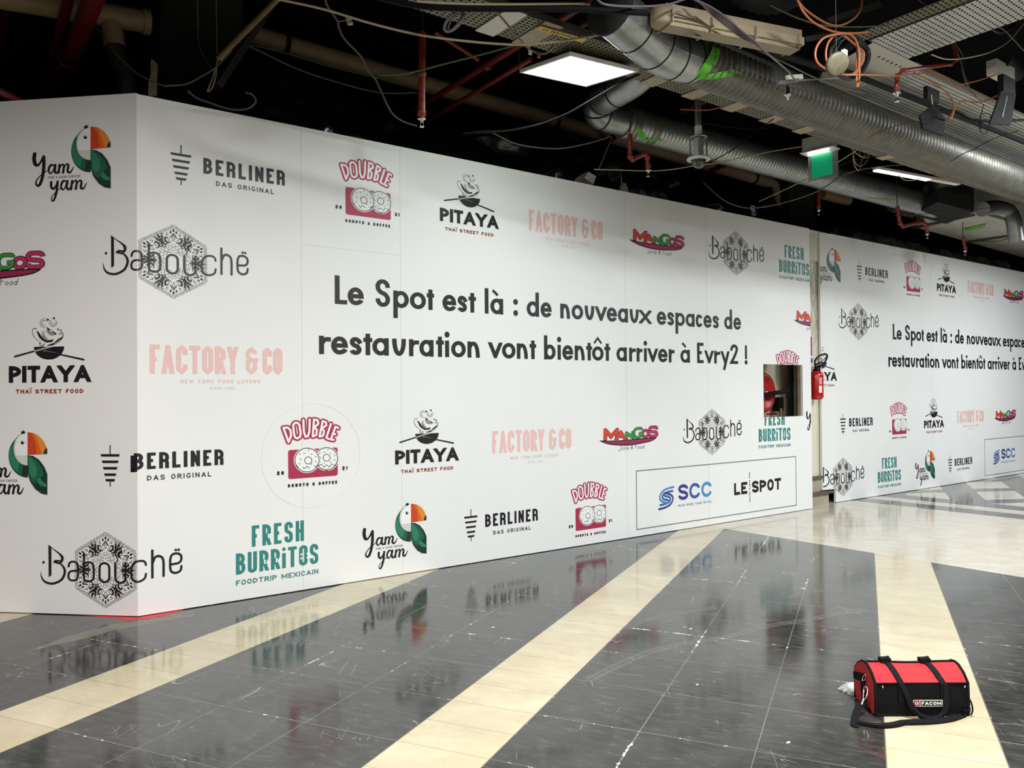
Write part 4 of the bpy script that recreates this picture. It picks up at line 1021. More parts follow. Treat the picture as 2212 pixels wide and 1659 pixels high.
# ------------------------------------------------------------------ red marking at the corner
rt = MB(); m_ = M['redtape']
c0 = V((0, WY, .0008))
def fl(px, py): p = Z_(px, py, .0008); return p
rt.add([fl(168, 1327.5), fl(296, 1333.5), fl(400, 1315.5), fl(388, 1321), fl(320, 1337), fl(272, 1341), (fl(258, 1336))], [(0, 6, 5, 4, 1), (1, 4, 3, 2)][0:2], m_)
tag(rt.build('floor_marking', None, V((0, 0, 0))), 'red paint marking on the floor at the hoarding corner', 'marking')
def floor_part(name, polys, m_, z=.0010):
    g = MB()
    for P in polys: g.add([Z_(px, py, z) for px, py in P], [tuple(range(len(P)))], m_)
    o = g.build(name, bpy.data.objects['floor']); return o
M['smear'] = mat('dust_smear', '#b3b0a2', .7, alpha=.30, spec=.8)
floor_part('dust_smear', [[(58, 1407), (100, 1398), (190, 1378), (255, 1358), (262, 1347), (200, 1360), (130, 1380), (96, 1393)], [(262, 1349), (330, 1337), (420, 1328), (416, 1332), (330, 1347), (255, 1360)], [(190, 1366), (235, 1350), (280, 1343), (262, 1352)]], M['smear'])
M['tread'] = mat('tyre_mark', '#9a988e', .8, alpha=.22, spec=.8)
def tread(pts, wd):
    P = spline([Z_(px, py, .001) for px, py in pts], 14); g = MB()
    for i in range(0, len(P) - 1):
        t = (P[i + 1] - P[i]); 
        if t.length < 1e-6: continue
        t.normalize(); q = V((-t.y, t.x, 0)); d_ = (P[i + 1] - P[i]) * .55
        for s_ in (-1, 1):
            o = P[i] + q * (s_ * wd * .28) + t * (.010 if s_ > 0 else 0); g.add([o - q * wd * .2, o + q * wd * .2, o + q * wd * .2 + d_ + t * .004, o - q * wd * .2 + d_ + t * .004], [(0, 1, 2, 3)], M['tread'])
    g.build('tyre_mark', bpy.data.objects['floor'])
tread([(1350, 1358), (1400, 1338), (1450, 1328), (1500, 1320), (1545, 1312)], .055)
tread([(1270, 1470), (1330, 1440), (1400, 1410), (1480, 1390), (1560, 1378), (1660, 1352), (1740, 1340), (1810, 1325), (1870, 1318)], .065)
tread([(1700, 1292), (1760, 1278), (1830, 1270)], .05)
rs = MB(); rs.add([V((7.95, 6.02, .0008)), V((9.0, 5.985, .0008)), V((9.0, 5.995, .0008)), V((7.95, 5.99, .0008))][::1], [(0, 1, 2, 3)], m_)

# ------------------------------------------------------------------ services under the slab
def pipe(name, pts, r, m_, label, cat, group=None, n=14, parent=None):
    o = MB().tube(pts, r, M[m_], n).build(name, parent)
    return tag(o, label, cat, group) if parent is None else o
def hanger(t, p, top=5.5, r=.005):
    MB().tube([V(p), V((p[0], p[1], top))], r, M['strut'], 6).build('hanger_rod', t)
def bend(pts, sub=6): return spline(pts, sub)
def line_y(p0, p1, y, n=2):
    a, b = Y_(p0[0], p0[1], y), Y_(p1[0], p1[1], y); z = (a.z + b.z) / 2
    return V((a.x, y, z)), V((b.x, y, z))

# --- spiral ducts
def ribbed(mb, a, b, r, m_, pitch=.042, n=28, amp=.005):
    a, b = V(a), V(b); L_ = (b - a).length; k = int(L_ / pitch) * 4
    pts = [a.lerp(b, i / k) for i in range(k + 1)]
    rs = [r + amp * (1.0 if i % 4 in (1, 2) else -0.3) for i in range(k + 1)]
    mb.tube(pts, rs, m_, n)
duct = thing('ventilation_duct', 'lower galvanised spiral duct running above the hoarding, bent down at its left end', 'duct', (6, 5.5, 4.0))
a, b = Y_(1345, 255, 5.5), Y_(2020, 449, 5.5); zz = 4.11; r1 = .150
a.z = b.z = zz
mb = MB(); ribbed(mb, a, b, r1, M['galv'], .052, 28, .007); mb.build('spiral_tube', duct)
el = bend([Y_(1400, 150, 4.75), Y_(1365, 180, 4.95), Y_(1322, 205, 5.2), Y_(1296, 222, 5.42), Y_(1291, 243, 5.5), Y_(1308, 254, 5.5), a + V((.05, 0, 0))], 5)
MB().tube(el, r1 * .86, M['galv'], 24).build('elbow', duct)
for k in (9, 14, 19, 24):
    if k < len(el) - 1: 
        t_ = (el[k + 1] - el[k - 1]).normalized(); MB().lathe([(r1 * .87, -.008), (r1 * .9, 0), (r1 * .87, .008)], frame(el[k], t_), M['blackp'], 24).build('seam_band', duct)
for f_ in (.012, .055): MB().lathe([(r1 + .006, -.05), (r1 + .008, .05)], frame(a.lerp(b, f_), (1, 0, 0)), M['galvd'], 28).build('clamp_band', duct)
def spray_mark(parent, c, z, r, xs, a0, a1, name='paint_mark'):
    """brushed mark following the underside of a duct that runs along X"""
    g = MB(); n = 10
    for (x0, x1, q0, q1, w_) in xs:
        vs = []
        for k in range(n + 1):
            f = k / n; an = q0 + (q1 - q0) * f; x = x0 + (x1 - x0) * f
            for s_ in (-1, 1): vs.append((x + s_ * w_ / 2 * (1 - .25 * abs(2 * f - 1)), c - (r + .0075) * math.sin(an), z - (r + .0075) * math.cos(an)))
        g.add(vs, [(2 * k, 2 * k + 1, 2 * k + 3, 2 * k + 2) for k in range(n)], M['spray'])
    return g.build(name, parent)
xm = Y_(1393, 285, 5.4).x
spray_mark(duct, 5.5, zz, r1, [(xm - .12, xm + .02, 1.05, .35, .10), (xm + .02, xm + .22, .35, .7, .12)], 0, 0)
xm = Y_(1905, 425, 5.4).x; spray_mark(duct, 5.5, zz, r1, [(xm - .25, xm + .35, .35, .9, .10)], 0, 0)

duct2 = thing('ventilation_duct', 'upper galvanised spiral duct, nearer, with a bright green sprayed tick', 'duct', (5, 3.5, 3.7))
a2, b2_ = Y_(1500, 128, 3.5), Y_(2215, 395, 3.5); z2 = 3.71; a2.z = z2; b2_.z = z2 - .06; r2 = .155
b2_.x += .4
mb = MB(); ribbed(mb, a2, b2_, r2, M['galvd'], .055, 32, .008); mb.build('spiral_tube', duct2)
el2 = bend([Y_(1316, 18, 3.42), Y_(1345, 42, 3.44), Y_(1390, 80, 3.47), Y_(1432, 112, 3.5), Y_(1470, 126, 3.5), a2 + V((.05, 0, 0))], 5)
MB().tube(el2, r2 * .94, M['galv'], 28).build('elbow', duct2)
MB().lathe([(0, -.01), (r2 * 1.05, -.01), (r2 * 1.05, .02), (0, .02)], frame(el2[0], el2[1] - el2[0]), M['dgrey'], 24).build('end_flange', duct2)
for k in (8, 13, 18, 22):
    t_ = (el2[k + 1] - el2[k - 1]).normalized(); MB().lathe([(r2 * .945, -.006), (r2 * .97, 0), (r2 * .945, .006)], frame(el2[k], t_), M['blackp'], 28).build('seam_band', duct2)
xm = Y_(1515, 150, 3.4).x
spray_mark(duct2, 3.5, z2, r2, [(xm + .08, xm + .0, 1.75, .45, .10), (xm - .20, xm + .02, .30, .25, .07), (xm + .0, xm + .30, .3, 1.15, .12)], 0, 0)
fl_ = thing('flexible_duct', 'dark flexible hose duct entering at the top edge of the photo', 'duct', (3.6, 2.9, 4.1))
pp = bend([Z_(1540, -90, 4.05), Z_(1585, -40, 4.0), Z_(1640, -8, 3.98), Z_(1700, -12, 4.0), Z_(1750, -70, 4.05)], 8)
rs = [.095 + (.006 if i % 2 else -.004) for i in range(len(pp) * 1)]
MB().tube(pp, rs, M['dgrey'], 24).build('hose', fl_)

# --- rectangular ducts on the right
q = [Z_(1978, 491, 4.0), Z_(2030, 438, 4.0), Z_(2330, 520, 4.0), Z_(2330, 590, 4.0)]
rd = thing('plenum_duct', 'pale dusty rectangular duct with a faint green mark above the far hoarding', 'duct', (9.5, 5.3, 4.0))
mb = MB(); mb.add(q + [p + V((0, 0, .45)) for p in q], [(0, 1, 2, 3), (4, 7, 6, 5), (0, 4, 5, 1), (1, 5, 6, 2), (2, 6, 7, 3), (3, 7, 4, 0)], M['galvd'] if 0 else mat('dusty_white_duct_wrap', '#b5b1a6', 0.7, var=0.2, vscale=3)); mb.build('casing', rd)
e0, e1 = Z_(1972, 492, 3.985), Z_(2105, 463, 3.985); MB().bar(e0, e1, .03, .05, M['galvd']).build('flange', rd)
e0, e1 = Z_(2090, 522, 3.985), Z_(2240, 500, 3.985); MB().bar(e0, e1, .03, .05, M['galvd']).build('flange', rd)
gm = MB(); g0 = Z_(2078, 494, 3.992); g1 = Z_(2130, 484, 3.992); g2 = Z_(2128, 490, 3.992); g3 = Z_(2090, 499, 3.992)
gm.add([g0, g1, g2, g3], [(0, 1, 2, 3)], M['spray']); gm.build('paint_mark', rd)
dk = MB(); dk.box((9.0, 4.35, 4.02), (9.6, 4.95, 4.55), M['dgrey']); 
qa = [Z_(2036, 404, 4.35), Z_(2098, 400, 4.35), Z_(2104, 460, 4.0), Z_(2032, 436, 4.0)]
dd = MB(); p0, p1, p2, p3 = Y_(2026, 412, 5.05), Y_(2104, 400, 5.0), Y_(2104, 458, 5.0), Y_(2026, 436, 5.05)
dd.add([p0, p1, p2, p3] + [p + V((.5, .6, 0)) for p in (p0, p1, p2, p3)], [(0, 3, 2, 1), (4, 5, 6, 7), (0, 1, 5, 4), (1, 2, 6, 5), (2, 3, 7, 6), (3, 0, 4, 7)], M['dgrey'])
tag(dd.build('duct_box'), 'charcoal duct box under the lit tube, beside the pale plenum', 'duct')
tr = MB(); t0, t1, t2 = Y_(2063, 418, 4.95), Y_(2097, 402, 4.95), Y_(2097, 418, 4.95); tr.add([t0, t1, t2, t0 + V((.01, .02, 0)), t1 + V((.01, .02, 0)), t2 + V((.01, .02, 0))], [(0, 2, 1), (3, 4, 5), (0, 1, 4, 3), (1, 2, 5, 4), (2, 0, 3, 5)], M['chrome'])
tag(tr.build('metal_bracket'), 'shiny triangular metal bracket on the charcoal duct box', 'bracket')
fh = bend([Y_(2122, 452, 4.9), Y_(2150, 448, 4.9), Y_(2178, 456, 4.85), Y_(2190, 480, 4.8), Y_(2196, 520, 4.8)], 6)
tag(MB().tube(fh, .10, M['galv'], 20).build('flexible_duct'), 'short pale flexible elbow duct at the right edge', 'duct')

# --- cream waste pipes
cp = thing('waste_pipe', 'long cream waste pipe running behind the spiral duct', 'pipe', (4, 6.5, 4.4))
a, b = Y_(530, 70, 7.0), Y_(1655, 392, 7.0)
MB().tube([a, b], .080, M['cream'], 22).build('pipe_run', cp)
MB().tube(bend([b, b + V((.12, 0, -.01)), b + V((.19, 0, -.06)), b + V((.20, 0, -.18)), b + V((.20, 0, -.34))], 4), .078, M['cream'], 18).build('elbow', cp)
MB().tube([b + V((.20, 0, -.34)), b + V((.20, 0, -1.2))], .06, M['strut'], 14).build('downpipe', cp)
for px in (618, 1198, 1625):
    p = a.lerp(b, (Y_(px, 200, 7.0).x - a.x) / (b.x - a.x)); MB().lathe([(.081, -.02), (.090, -.02), (.090, .02), (.081, .02)], frame(p, (b - a)), M['blackp'], 22).build('clamp', cp)
c2 = thing('waste_pipe', 'short cream pipe glimpsed under the duct beside the red sprinkler drop', 'pipe', (8.5, 6.6, 4.3))
a, b = Y_(1775, 419, 6.6), Y_(1832, 432, 6.6); MB().tube([a, V((b.x, 6.6, a.z))], .075, M['cream'], 18).build('pipe_run', c2); hanger(c2, a + V((.1, 0, .05)))
c2b = thing('waste_pipe', 'cream pipe end behind the right bent sprinkler drop', 'pipe', Y_(1950, 455, 6.6)); MB().tube([Y_(1925, 447, 6.6), Y_(1970, 462, 6.6)], .075, M['cream'], 18).build('pipe_run', c2b); hanger(c2b, Y_(1940, 447, 6.6))
c3 = thing('waste_pipe', 'cream waste pipe with a branch at the top left', 'pipe', (-1, 7, 4.9))
a, b = Y_(-60, -18, 6.6), Y_(322, 48, 6.6)
MB().tube([a, b], .085, M['cream'], 22).build('pipe_run', c3)
MB().tube([b + V((-.05, 0, -.004)), b], .098, M['cream'], 22).build('socket_end', c3)
tq = Y_(238, 40, 6.6)
MB().tube(bend([tq, tq + V((.02, 0, -.12)), tq + V((.03, 0, -.2))], 3), .075, M['cream'], 18).build('branch', c3)
MB().tube(bend([Y_(240, 62, 6.6), Y_(243, 85, 6.6), Y_(258, 130, 6.6), Y_(272, 170, 6.6), Y_(277, 215, 6.6)], 4), .065, M['strut'], 16).build('branch_pipe', c3)

# --- red sprinkler pipes
rp = thing('sprinkler_main', 'thick dark red pipe crossing overhead at the top left', 'pipe', (-1.9, 5, 4.6))
a, b = Z_(212, -30, 4.12), Z_(122, 208, 4.12)
MB().tube([a, b + (b - a) * .05], .066, M['redd'], 22).build('pipe_run', rp)
for px, py in ((148, 128), (121, 200)): 
    p = Z_(px, py, 4.12); MB().lathe([(.066, -.03), (.078, -.03), (.078, .03), (.066, .03)], frame(p, b - a), M['redd'], 22).build('coupling', rp)
a, b = Z_(152, -20, 4.25), Z_(94, 205, 4.25); pipe('sprinkler_main', [a, b + (b - a) * .05], .038, 'redd', 'thinner red pipe left of the thick one', 'pipe')
a, b = Z_(19, -10, 4.6), Z_(4, 100, 4.6); pipe('sprinkler_pipe', [a, b + (b - a)], .04, 'redd', 'dark red pipe at the left edge', 'pipe')
a, b = Y_(0, 198, 6.6), Y_(36, 216, 6.6); pipe('sprinkler_pipe', [a - (b - a) * 2, b + (b - a) * 3], .03, 'redd', 'red pipe just above the left hoarding', 'pipe')
a, b = Z_(1150, 80, 4.35), Z_(915, 225, 4.35); d_ = b - a
rp2 = thing('sprinkler_pipe', 'upper of the two red pipes crossing the cream pipe, with a clamp', 'pipe', a)
MB().tube([a - d_ * .7, b + d_ * .12], .027, M['redp'], 14).build('pipe_run', rp2)
p = Z_(1052, 143, 4.35); MB().lathe([(.028, -.035), (.038, -.035), (.038, .035), (.028, .035)], frame(p, d_), M['redp'], 14).build('coupling', rp2)
a, b = Z_(1148, 127, 4.2), Z_(955, 242, 4.2); d_ = b - a
pipe('sprinkler_pipe', [a - d_ * .0, b + d_ * .2], .020, 'redp', 'lower red pipe, parallel to the clamped one', 'pipe')
pipe('sprinkler_pipe', [Z_(940, 70, 4.5), Z_(1034, 130, 4.35)], .018, 'redp', 'thin red brace pipe left of the clamped pipe', 'pipe')
pipe('sprinkler_pipe', [Z_(1255, 56, 4.3), Z_(1310, 30, 4.3)], .02, 'redp', 'pinkish red pipe end above the light panel', 'pipe')
pipe('sprinkler_pipe', [Z_(1475, 238, 4.4), Z_(1580, 190, 4.4)], .035, 'redd', 'deep red pipe behind the camera pole', 'pipe')
pipe('sprinkler_pipe', [Z_(1520, 375, 4.35), Z_(1575, 352, 4.35)], .03, 'redd', 'red pipe beneath the duct, right of the dome camera', 'pipe')
pipe('sprinkler_pipe', [Z_(1690, 335, 4.5), Z_(1760, 300, 4.5)], .022, 'redd', 'thin dark red pipe left of the exit sign', 'pipe')
pipe('sprinkler_pipe', [Z_(1280, 330, 4.5), Z_(1330, 292, 4.5)], .04, 'redd', 'deep red pipe above the grey device', 'pipe')
def sprinkler(pts, r, y, label, sharp=True):
    P = [Y_(px, py, y) for px, py in pts]
    for i in range(1, len(P)):
        if abs(pts[i][0] - pts[i - 1][0]) < 6: P[i].x = P[i].x
    t = thing('sprinkler_drop', label, 'sprinkler', P[-1])
    MB().tube(P, r, M['redp'], 12).build('drop_pipe', t)
    for p in P[1:-1]: 
        j = MB(); j.lathe([(0, -r * 1.35), (r * 1.0, -r), (r * 1.35, 0), (r * 1.0, r), (0, r * 1.35)], frame(p, (0, 0, 1)), M['redp'], 12); j.build('fitting', t)
    e = P[-1]; F = frame(e, (0, 0, -1))
    MB().lathe([(r * 1.2, -.02), (r * 1.25, .01), (r * .7, .02), (r * .9, .03)], F, M['redp'], 12).build('reducer', t)
    hanger(t, P[0])
    h = MB(); h.lathe([(.012, .02), (.030, .035), (.030, .040), (.012, .045), (.010, .06), (0, .06)], F, M['chrome'], 14)
    for s_ in (-1, 1): h.bar(e + V((s_ * .012, 0, -.055)), e + V((s_ * .010, 0, -.092)), .004, .006, M['chrome'])
    h.lathe([(0, .09), (.018, .092), (.018, .096), (0, .097)], F, M['chrome'], 12)
    h.build('sprinkler_head', t)
    return t
sprinkler([(913, 70), (911, 160), (911, 246)], .026, 5.0, 'straight red sprinkler drop hanging in front of the cream pipe')
sprinkler([(1361, 290), (1361, 338), (1367, 344), (1392, 333), (1398, 340), (1400, 360)], .022, 5.3, 'zigzag red sprinkler drop below the green spray mark')
sprinkler([(1768, 395), (1768, 448)], .024, 5.75, 'straight red sprinkler drop above the gap between the hoardings')
sprinkler([(1938, 445), (1944, 482), (1951, 489), (1993, 479), (2000, 486), (2003, 500)], .024, 5.3, 'bent red sprinkler drop in front of the pale plenum')
sprinkler([(2080, 512), (2085, 537)], .022, 5.5, 'short red sprinkler drop above the far hoarding')
sprinkler([(2059, 92), (2065, 128), (2054, 138), (1950, 153), (1938, 165), (1937, 190)], .015, 2.75, 'red sprinkler bend below the white perforated tray')
t = thing('sprinkler_drop', 'small chrome sprinkler head under the upper duct', 'sprinkler', Y_(1702, 208, 3.2))
e = Y_(1702, 203, 3.2); MB().lathe([(.012, -.06), (.012, .0), (.028, .006), (.028, .01), (.008, .02), (.006, .04), (0, .04)], frame(e, (0, 0, -1)), M['chrome'], 14).build('sprinkler_head', t)

# --- cable trays
def tray(name, label, x0, x1, y0, y1, z, m_, h=.05, cat='cable tray', solid=None, corner=None):
    t = thing(name, label, cat, ((x0 + x1) / 2, (y0 + y1) / 2, z))
    MB().box((x0, y0, z), (x1, y1, z + .002), M[m_]).build('perforated_base', t)
    s = M[solid or 'tray']
    MB().box((x0, y0 - .002, z), (x1, y0, z + h), s).build('side_rail', t)
    MB().box((x0, y1, z), (x1, y1 + .002, z + h), s).build('side_rail', t)
    return t
t1 = tray('cable_tray', 'long dark perforated cable tray below the upper spiral duct', .6, 12.5, 4.06, 4.40, 3.95, 'perfd')
xs = [Z_(px, py, 3.95).x for px, py in ((1070, 35), (1150, 62), (1420, 160), (1510, 190), (1600, 217), (1680, 245), (1755, 268), (1930, 330))]
for i, x in enumerate(xs): MB().box((x, 4.04, 3.942), (x + .15, 4.42, 3.949), M['fixt' if i else 'whitep']).build('joint_plate', t1)
tb = tray('cable_tray', 'pale perforated tray crossing towards the viewer at the top right', 4.05, 4.56, 1.2, 2.90, 3.9, 'perfw', solid='galvd')
# its long side runs along Y: turn the rails round
for c_ in list(tb.children):
    if c_.name.startswith('side_rail'): bpy.data.objects.remove(c_)
MB().box((4.048, 1.2, 3.9), (4.05, 2.9, 3.96), M['galvd']).build('side_rail', tb); MB().box((4.56, 1.2, 3.9), (4.562, 2.9, 3.96), M['galvd']).build('side_rail', tb)
MB().box((3.90, 1.2, 3.91), (4.045, 2.95, 3.913), M['perfd']).build('outer_flange', tb)
ta = tray('cable_tray', 'wide white perforated tray running to the right edge above the spiral duct', 4.78, 13.0, 2.95, 3.56, 3.9, 'perfw', solid='whitep')
cn = MB()
cpoly = [(4.10, 2.90), (4.78, 2.90), (4.78, 3.56), (4.62, 3.57), (4.42, 3.52), (4.28, 3.40), (4.20, 3.22)]
cn.prism(cpoly, Matrix.Translation((0, 0, 3.9)), .003, M['whitep']); cn.build('corner_plate', ta)
ed = [V((x, y, 3.93)) for x, y in cpoly[2:]]
g = MB()
for p, q_ in zip(ed, ed[1:]):
    g.bar(p, q_, .003, .06, M['perfd'])
g.build('curved_rim', ta)
for k in range(14):
    x = 4.35 + .03 * k; MB().box((x, 2.99 + .012 * (k % 2), 3.897), (x + .011, 3.01 + .012 * (k % 2), 3.8995), M['blackp']).build('slot', ta) if k % 2 == 0 else None
MB().tube([Y_(1800, 128, 3.1), Y_(2212, 292, 3.1)], .030, M['strut'], 12)
pipe('conduit', [Z_(1815, 150, 3.84), Z_(2240, 318, 3.84)], .022, 'dgrey', 'dark conduit slung under the wide white tray', 'conduit')
pipe('conduit', [Z_(1640, 105, 3.86), Z_(1790, 150, 3.86), Z_(1830, 165, 3.86)], .025, 'dgrey', 'dark conduit left of the round junction lid', 'conduit')
# yellow sticker on the dark tray
p0, p1 = Z_(1168, 56, 3.93), Z_(1268, 85, 3.93)
dx = (p1 - p0); L_ = dx.length; dx.normalize(); nrm = V((0, 0, -1)); yy = nrm.cross(dx)
st = Art(); st.fill([(0, 0), (L_, 0), (L_, .055), (0, .055)], 'yellow', 0)
text(st, 'NORMABARRE GT', .06, L_ - .04, .012, .030, .006, 'ink', gap=.008)
Ms = Matrix(((-dx.x, yy.x * -1, nrm.x, p1.x), (-dx.y, -yy.y, nrm.y, p1.y), (-dx.z, -yy.z, nrm.z, p1.z), (0, 0, 0, 1)))
so = bpy.data.objects.new('busbar_sticker', st.mesh('busbar_sticker')); COL.objects.link(so); so.matrix_basis = Ms
tag(so, 'yellow sticker with black lettering on the dark tray', 'sticker')

# --- light fittings
def led_panel(pts, label):
    c = sum(pts, V((0, 0, 0))) / 4; t = thing('ceiling_light', label, 'ceiling light', c)
    n = (pts[1] - pts[0]).cross(pts[3] - pts[0]).normalized()
    if n.z > 0: n = -n
    inn = [c + (p - c) * .93 for p in pts]
    MB().add(inn + [p - n * .004 for p in inn], [(0, 1, 2, 3), (4, 7, 6, 5), (0, 4, 5, 1), (1, 5, 6, 2), (2, 6, 7, 3), (3, 7, 4, 0)], M['led']).build('diffuser', t)
    f = MB(); 
    for i in range(4):
        a, b, a_, b_ = pts[i], pts[(i + 1) % 4], inn[i], inn[(i + 1) % 4]
        vs = [a, b, b_, a_]; f.add(vs + [p - n * .02 for p in vs], [(0, 1, 2, 3), (4, 7, 6, 5), (0, 4, 5, 1), (1, 5, 6, 2), (2, 6, 7, 3), (3, 7, 4, 0)], M['ledf'])
    f.add([p - n * .02 for p in pts] + [p - n * .025 for p in pts], [(0, 1, 2, 3), (4, 7, 6, 5), (0, 4, 5, 1), (1, 5, 6, 2), (2, 6, 7, 3), (3, 7, 4, 0)], M['ledf'])
    f.build('frame', t)
    for i in (0, 1, 2): MB().tube([pts[i] - n * .02, V((pts[i].x + .02, pts[i].y, 5.5))], .0022, M['cagy'], 6).build('hanging_wire', t)
    return t
led_panel([Z_(1122, 157, 3.95), Z_(1231, 119, 3.88), Z_(1379, 155, 3.88), Z_(1266, 188, 3.95)], 'bright square ceiling light panel hanging tilted over the hoarding')
a, b = Z_(1891, 364, 3.95), Z_(2070, 397, 3.95)
lt = thing('batten_light', 'slim lit batten seen edge on, right of the exit sign', 'ceiling light', a)
d_ = (b - a); m1 = a + d_ * .62
MB().bar(a, b, .07, .03, M['ledf']).build('housing', lt)
MB().bar(a + V((0, 0, -.02)), m1 + V((0, 0, -.02)), .06, .014, M['tube']).build('diffuser', lt)
fx_ = thing('fluorescent_fitting', 'long dirty cream fluorescent fitting crossing above the upper duct', 'light fitting', Z_(1570, 60, 3.75))
a, b = Z_(1430, 42, 3.72), Z_(1722, 98, 3.72)
MB().bar(a, b, .13, .05, M['fixt']).build('housing', fx_)
MB().bar(a + V((0, 0, .05)), b + V((0, 0, .05)), .09, .06, M['fixt']).build('top_tray', fx_)
MB().bar(a + V((0, 0, -.035)) + (b - a) * .02, b + V((0, 0, -.035)) - (b - a) * .02, .10, .03, M['fixt']).build('diffuser', fx_)
u_ = (b - a).normalized(); s_ = V((u_.y, -u_.x, 0))
for f in (.02, .3, .62, .95):
    p = a.lerp(b, f); MB().bar(p - s_ * .075 + V((0, 0, -.045)), p - s_ * .075 + V((0, 0, .03)), .02, .012, M['fixt']).build('clip', fx_); MB().bar(p + s_ * .075 + V((0, 0, -.045)), p + s_ * .075 + V((0, 0, .03)), .02, .012, M['fixt']).build('clip', fx_)
MB().lathe([(0, -.01), (.06, -.01), (.07, .0), (.07, .09), (0, .09)], frame(a + V((0, 0, -.03)), (0, 0, 1)), M['fixt'], 20).build('end_cap', fx_)

# --- exit sign
xs_ = thing('exit_sign', 'emergency light box with a green panel hanging beneath it', 'exit sign', Z_(1765, 320, 4.0))
pf, pn = Z_(1733, 331, 4.02), Z_(1797, 316, 4.02); al_ = (pn - pf); al_.z = 0; Ls = al_.length; al_.normalize(); ac = V((-al_.y, al_.x, 0))
if ac.x < 0: ac = -ac
w_ = .13; hb = .15
def obox(o, u, v, lu, lv, h, m_, mb): 
    vs = [o, o + u * lu, o + u * lu + v * lv, o + v * lv]; return mb.add(vs + [p + V((0, 0, h)) for p in vs], [(0, 3, 2, 1), (4, 5, 6, 7), (0, 1, 5, 4), (1, 2, 6, 5), (2, 3, 7, 6), (3, 0, 4, 7)], m_)
obox(pf, al_, ac, Ls, w_, hb, M['whitep'], MB()).build('housing', xs_)
obox(pf - al_ * .02 - ac * .02 - V((0, 0, .006)), al_, ac, Ls + .04, w_ + .04, .012, M['whitep'], MB()).build('rim', xs_)
MB().tube([pf + al_ * .05 + ac * .03 + V((0, 0, -.02)), pf + al_ * (Ls - .05) + ac * .03 + V((0, 0, -.02))], .017, M['tube'], 12).build('lamp_strip', xs_)
o_ = pf + al_ * .03 + ac * .07 + V((0, 0, -.30))
obox(o_, al_, ac, Ls + .0, .008, .28, M['clear'], MB()).build('clear_plate', xs_)
obox(o_ + al_ * .04 - ac * .004 + V((0, 0, .035)), al_, ac, Ls - .10, .016, .235, M['exitg'], MB()).build('green_panel', xs_)
for k in (.035, .095): MB().lathe([(0, .001), (.007, .001), (.007, -.002)], frame(pn + ac * k + V((0, 0, .075)), al_), M['blackp'], 10).build('screw_hole', xs_)

# --- dome camera
dc = thing('dome_camera', 'white dome security camera on a long pole', 'security camera', Y_(1508, 345, 4.7))
pc = Y_(1509, 345, 4.7)
MB().tube([V((pc.x, 4.7, pc.z + .20)), V((pc.x, 4.7, 5.5))], .030, M['galv'], 18).build('pole', dc)
MB().tube([V((pc.x, 4.7, pc.z + .20)), V((pc.x, 4.7, pc.z + .30))], .033, M['whitep'], 18).build('pole_sleeve', dc)
F = frame(pc, (0, 0, -1))
MB().lathe([(0, -.20), (.045, -.20), (.045, -.03), (.055, -.025), (.102, -.013), (.106, -.005), (.102, .004), (.070, .008), (.066, .0)], F, M['whitep'], 32).build('mounting_ring', dc)
MB().lathe([(.066 * math.cos(t), .004 + .075 * math.sin(t)) for t in [PI / 2 * k / 10 for k in range(11)]], F, M['dome'], 32).build('dome_glass', dc)
cg = MB()
for k in range(4):
    an = PI / 4 + k * PI / 2; p = pc + V((.072 * math.cos(an), .072 * math.sin(an), 0)); cg.bar(p + V((0, 0, .015)), p + V((0, 0, .20)), .014, .006, M['galv'])
cg.lathe([(.060, -.205), (.078, -.205), (.078, -.195), (.060, -.195)], F, M['galv'], 24); cg.build('bracket_cage', dc)

# --- loose devices
t = thing('round_junction_lid', 'round cream junction lid hanging in front of the cable coils', 'lid', Y_(1809, 139, 2.45))
c = Y_(1809, 139, 2.45); MB().lathe([(0, .012), (.055, .012), (.064, .006), (.066, -.012), (0, -.012)], frame(c, (-.35, -.75, -.55)), mat('cream_dusty_lid', '#5f5947', .6, var=.25, vscale=30), 28).build('lid', t)
MB().box(c + V((.04, -.02, .05)), c + V((.07, .0, .09)), M['whitep']).build('tab', t); hanger(t, c + V((-.01, 0, .05)), 5.5, .002)
def slab(name, pix, y, th, m_, label, cat, extra=None):
    P = [Y_(px, py, y) for px, py in pix]; n = len(P); t = thing(name, label, cat, sum(P, V((0, 0, 0))) / n)
    vs = P + [p + V((th * .3, th, 0)) for p in P]
    MB().add(vs, [tuple(range(n)), tuple(range(n, 2 * n))[::-1]] + [(i, n + i, n + (i + 1) % n, (i + 1) % n) for i in range(n)], M[m_]).build('body', t)
    return t
t = slab('paddle_antenna', [(2017, 223), (2041, 254), (2040, 293), (1994, 277), (1988, 250)], 2.75, .015, 'cabk', 'black five sided paddle antenna hanging in front of the white tray', 'antenna')
MB().tube([Y_(2014, 226, 2.755), Y_(2012, 205, 2.755)], .006, M['brass'], 8).build('stem', t); MB().box(Y_(2004, 212, 2.77), Y_(2020, 199, 2.80), M['blackp']).build('mount', t)
MB().tube([Y_(2000, 268, 2.74), Y_(2027, 264, 2.74)], .002, M['dgrey'], 6).build('ridge', t)
t = slab('paddle_antenna', [(2164, 196), (2195, 203), (2184, 270), (2139, 267)], 2.45, .015, 'dgrey', 'grey paddle antenna with pale vertical lettering at the right edge', 'antenna')
MB().box(Y_(2168, 198, 2.46), Y_(2180, 176, 2.50), M['blackp']).build('connector', t)
p0, p1 = Y_(2165, 253, 2.449), Y_(2175, 208, 2.449); up_ = (p1 - p0); Lt = up_.length; up_.normalize(); ou = V((0, -1, 0)); sd = up_.cross(ou)
tt = Art(); text(tt, 'SENNHEISER', 0, Lt, -.008, .014, .0034, 'greyink', gap=.003)
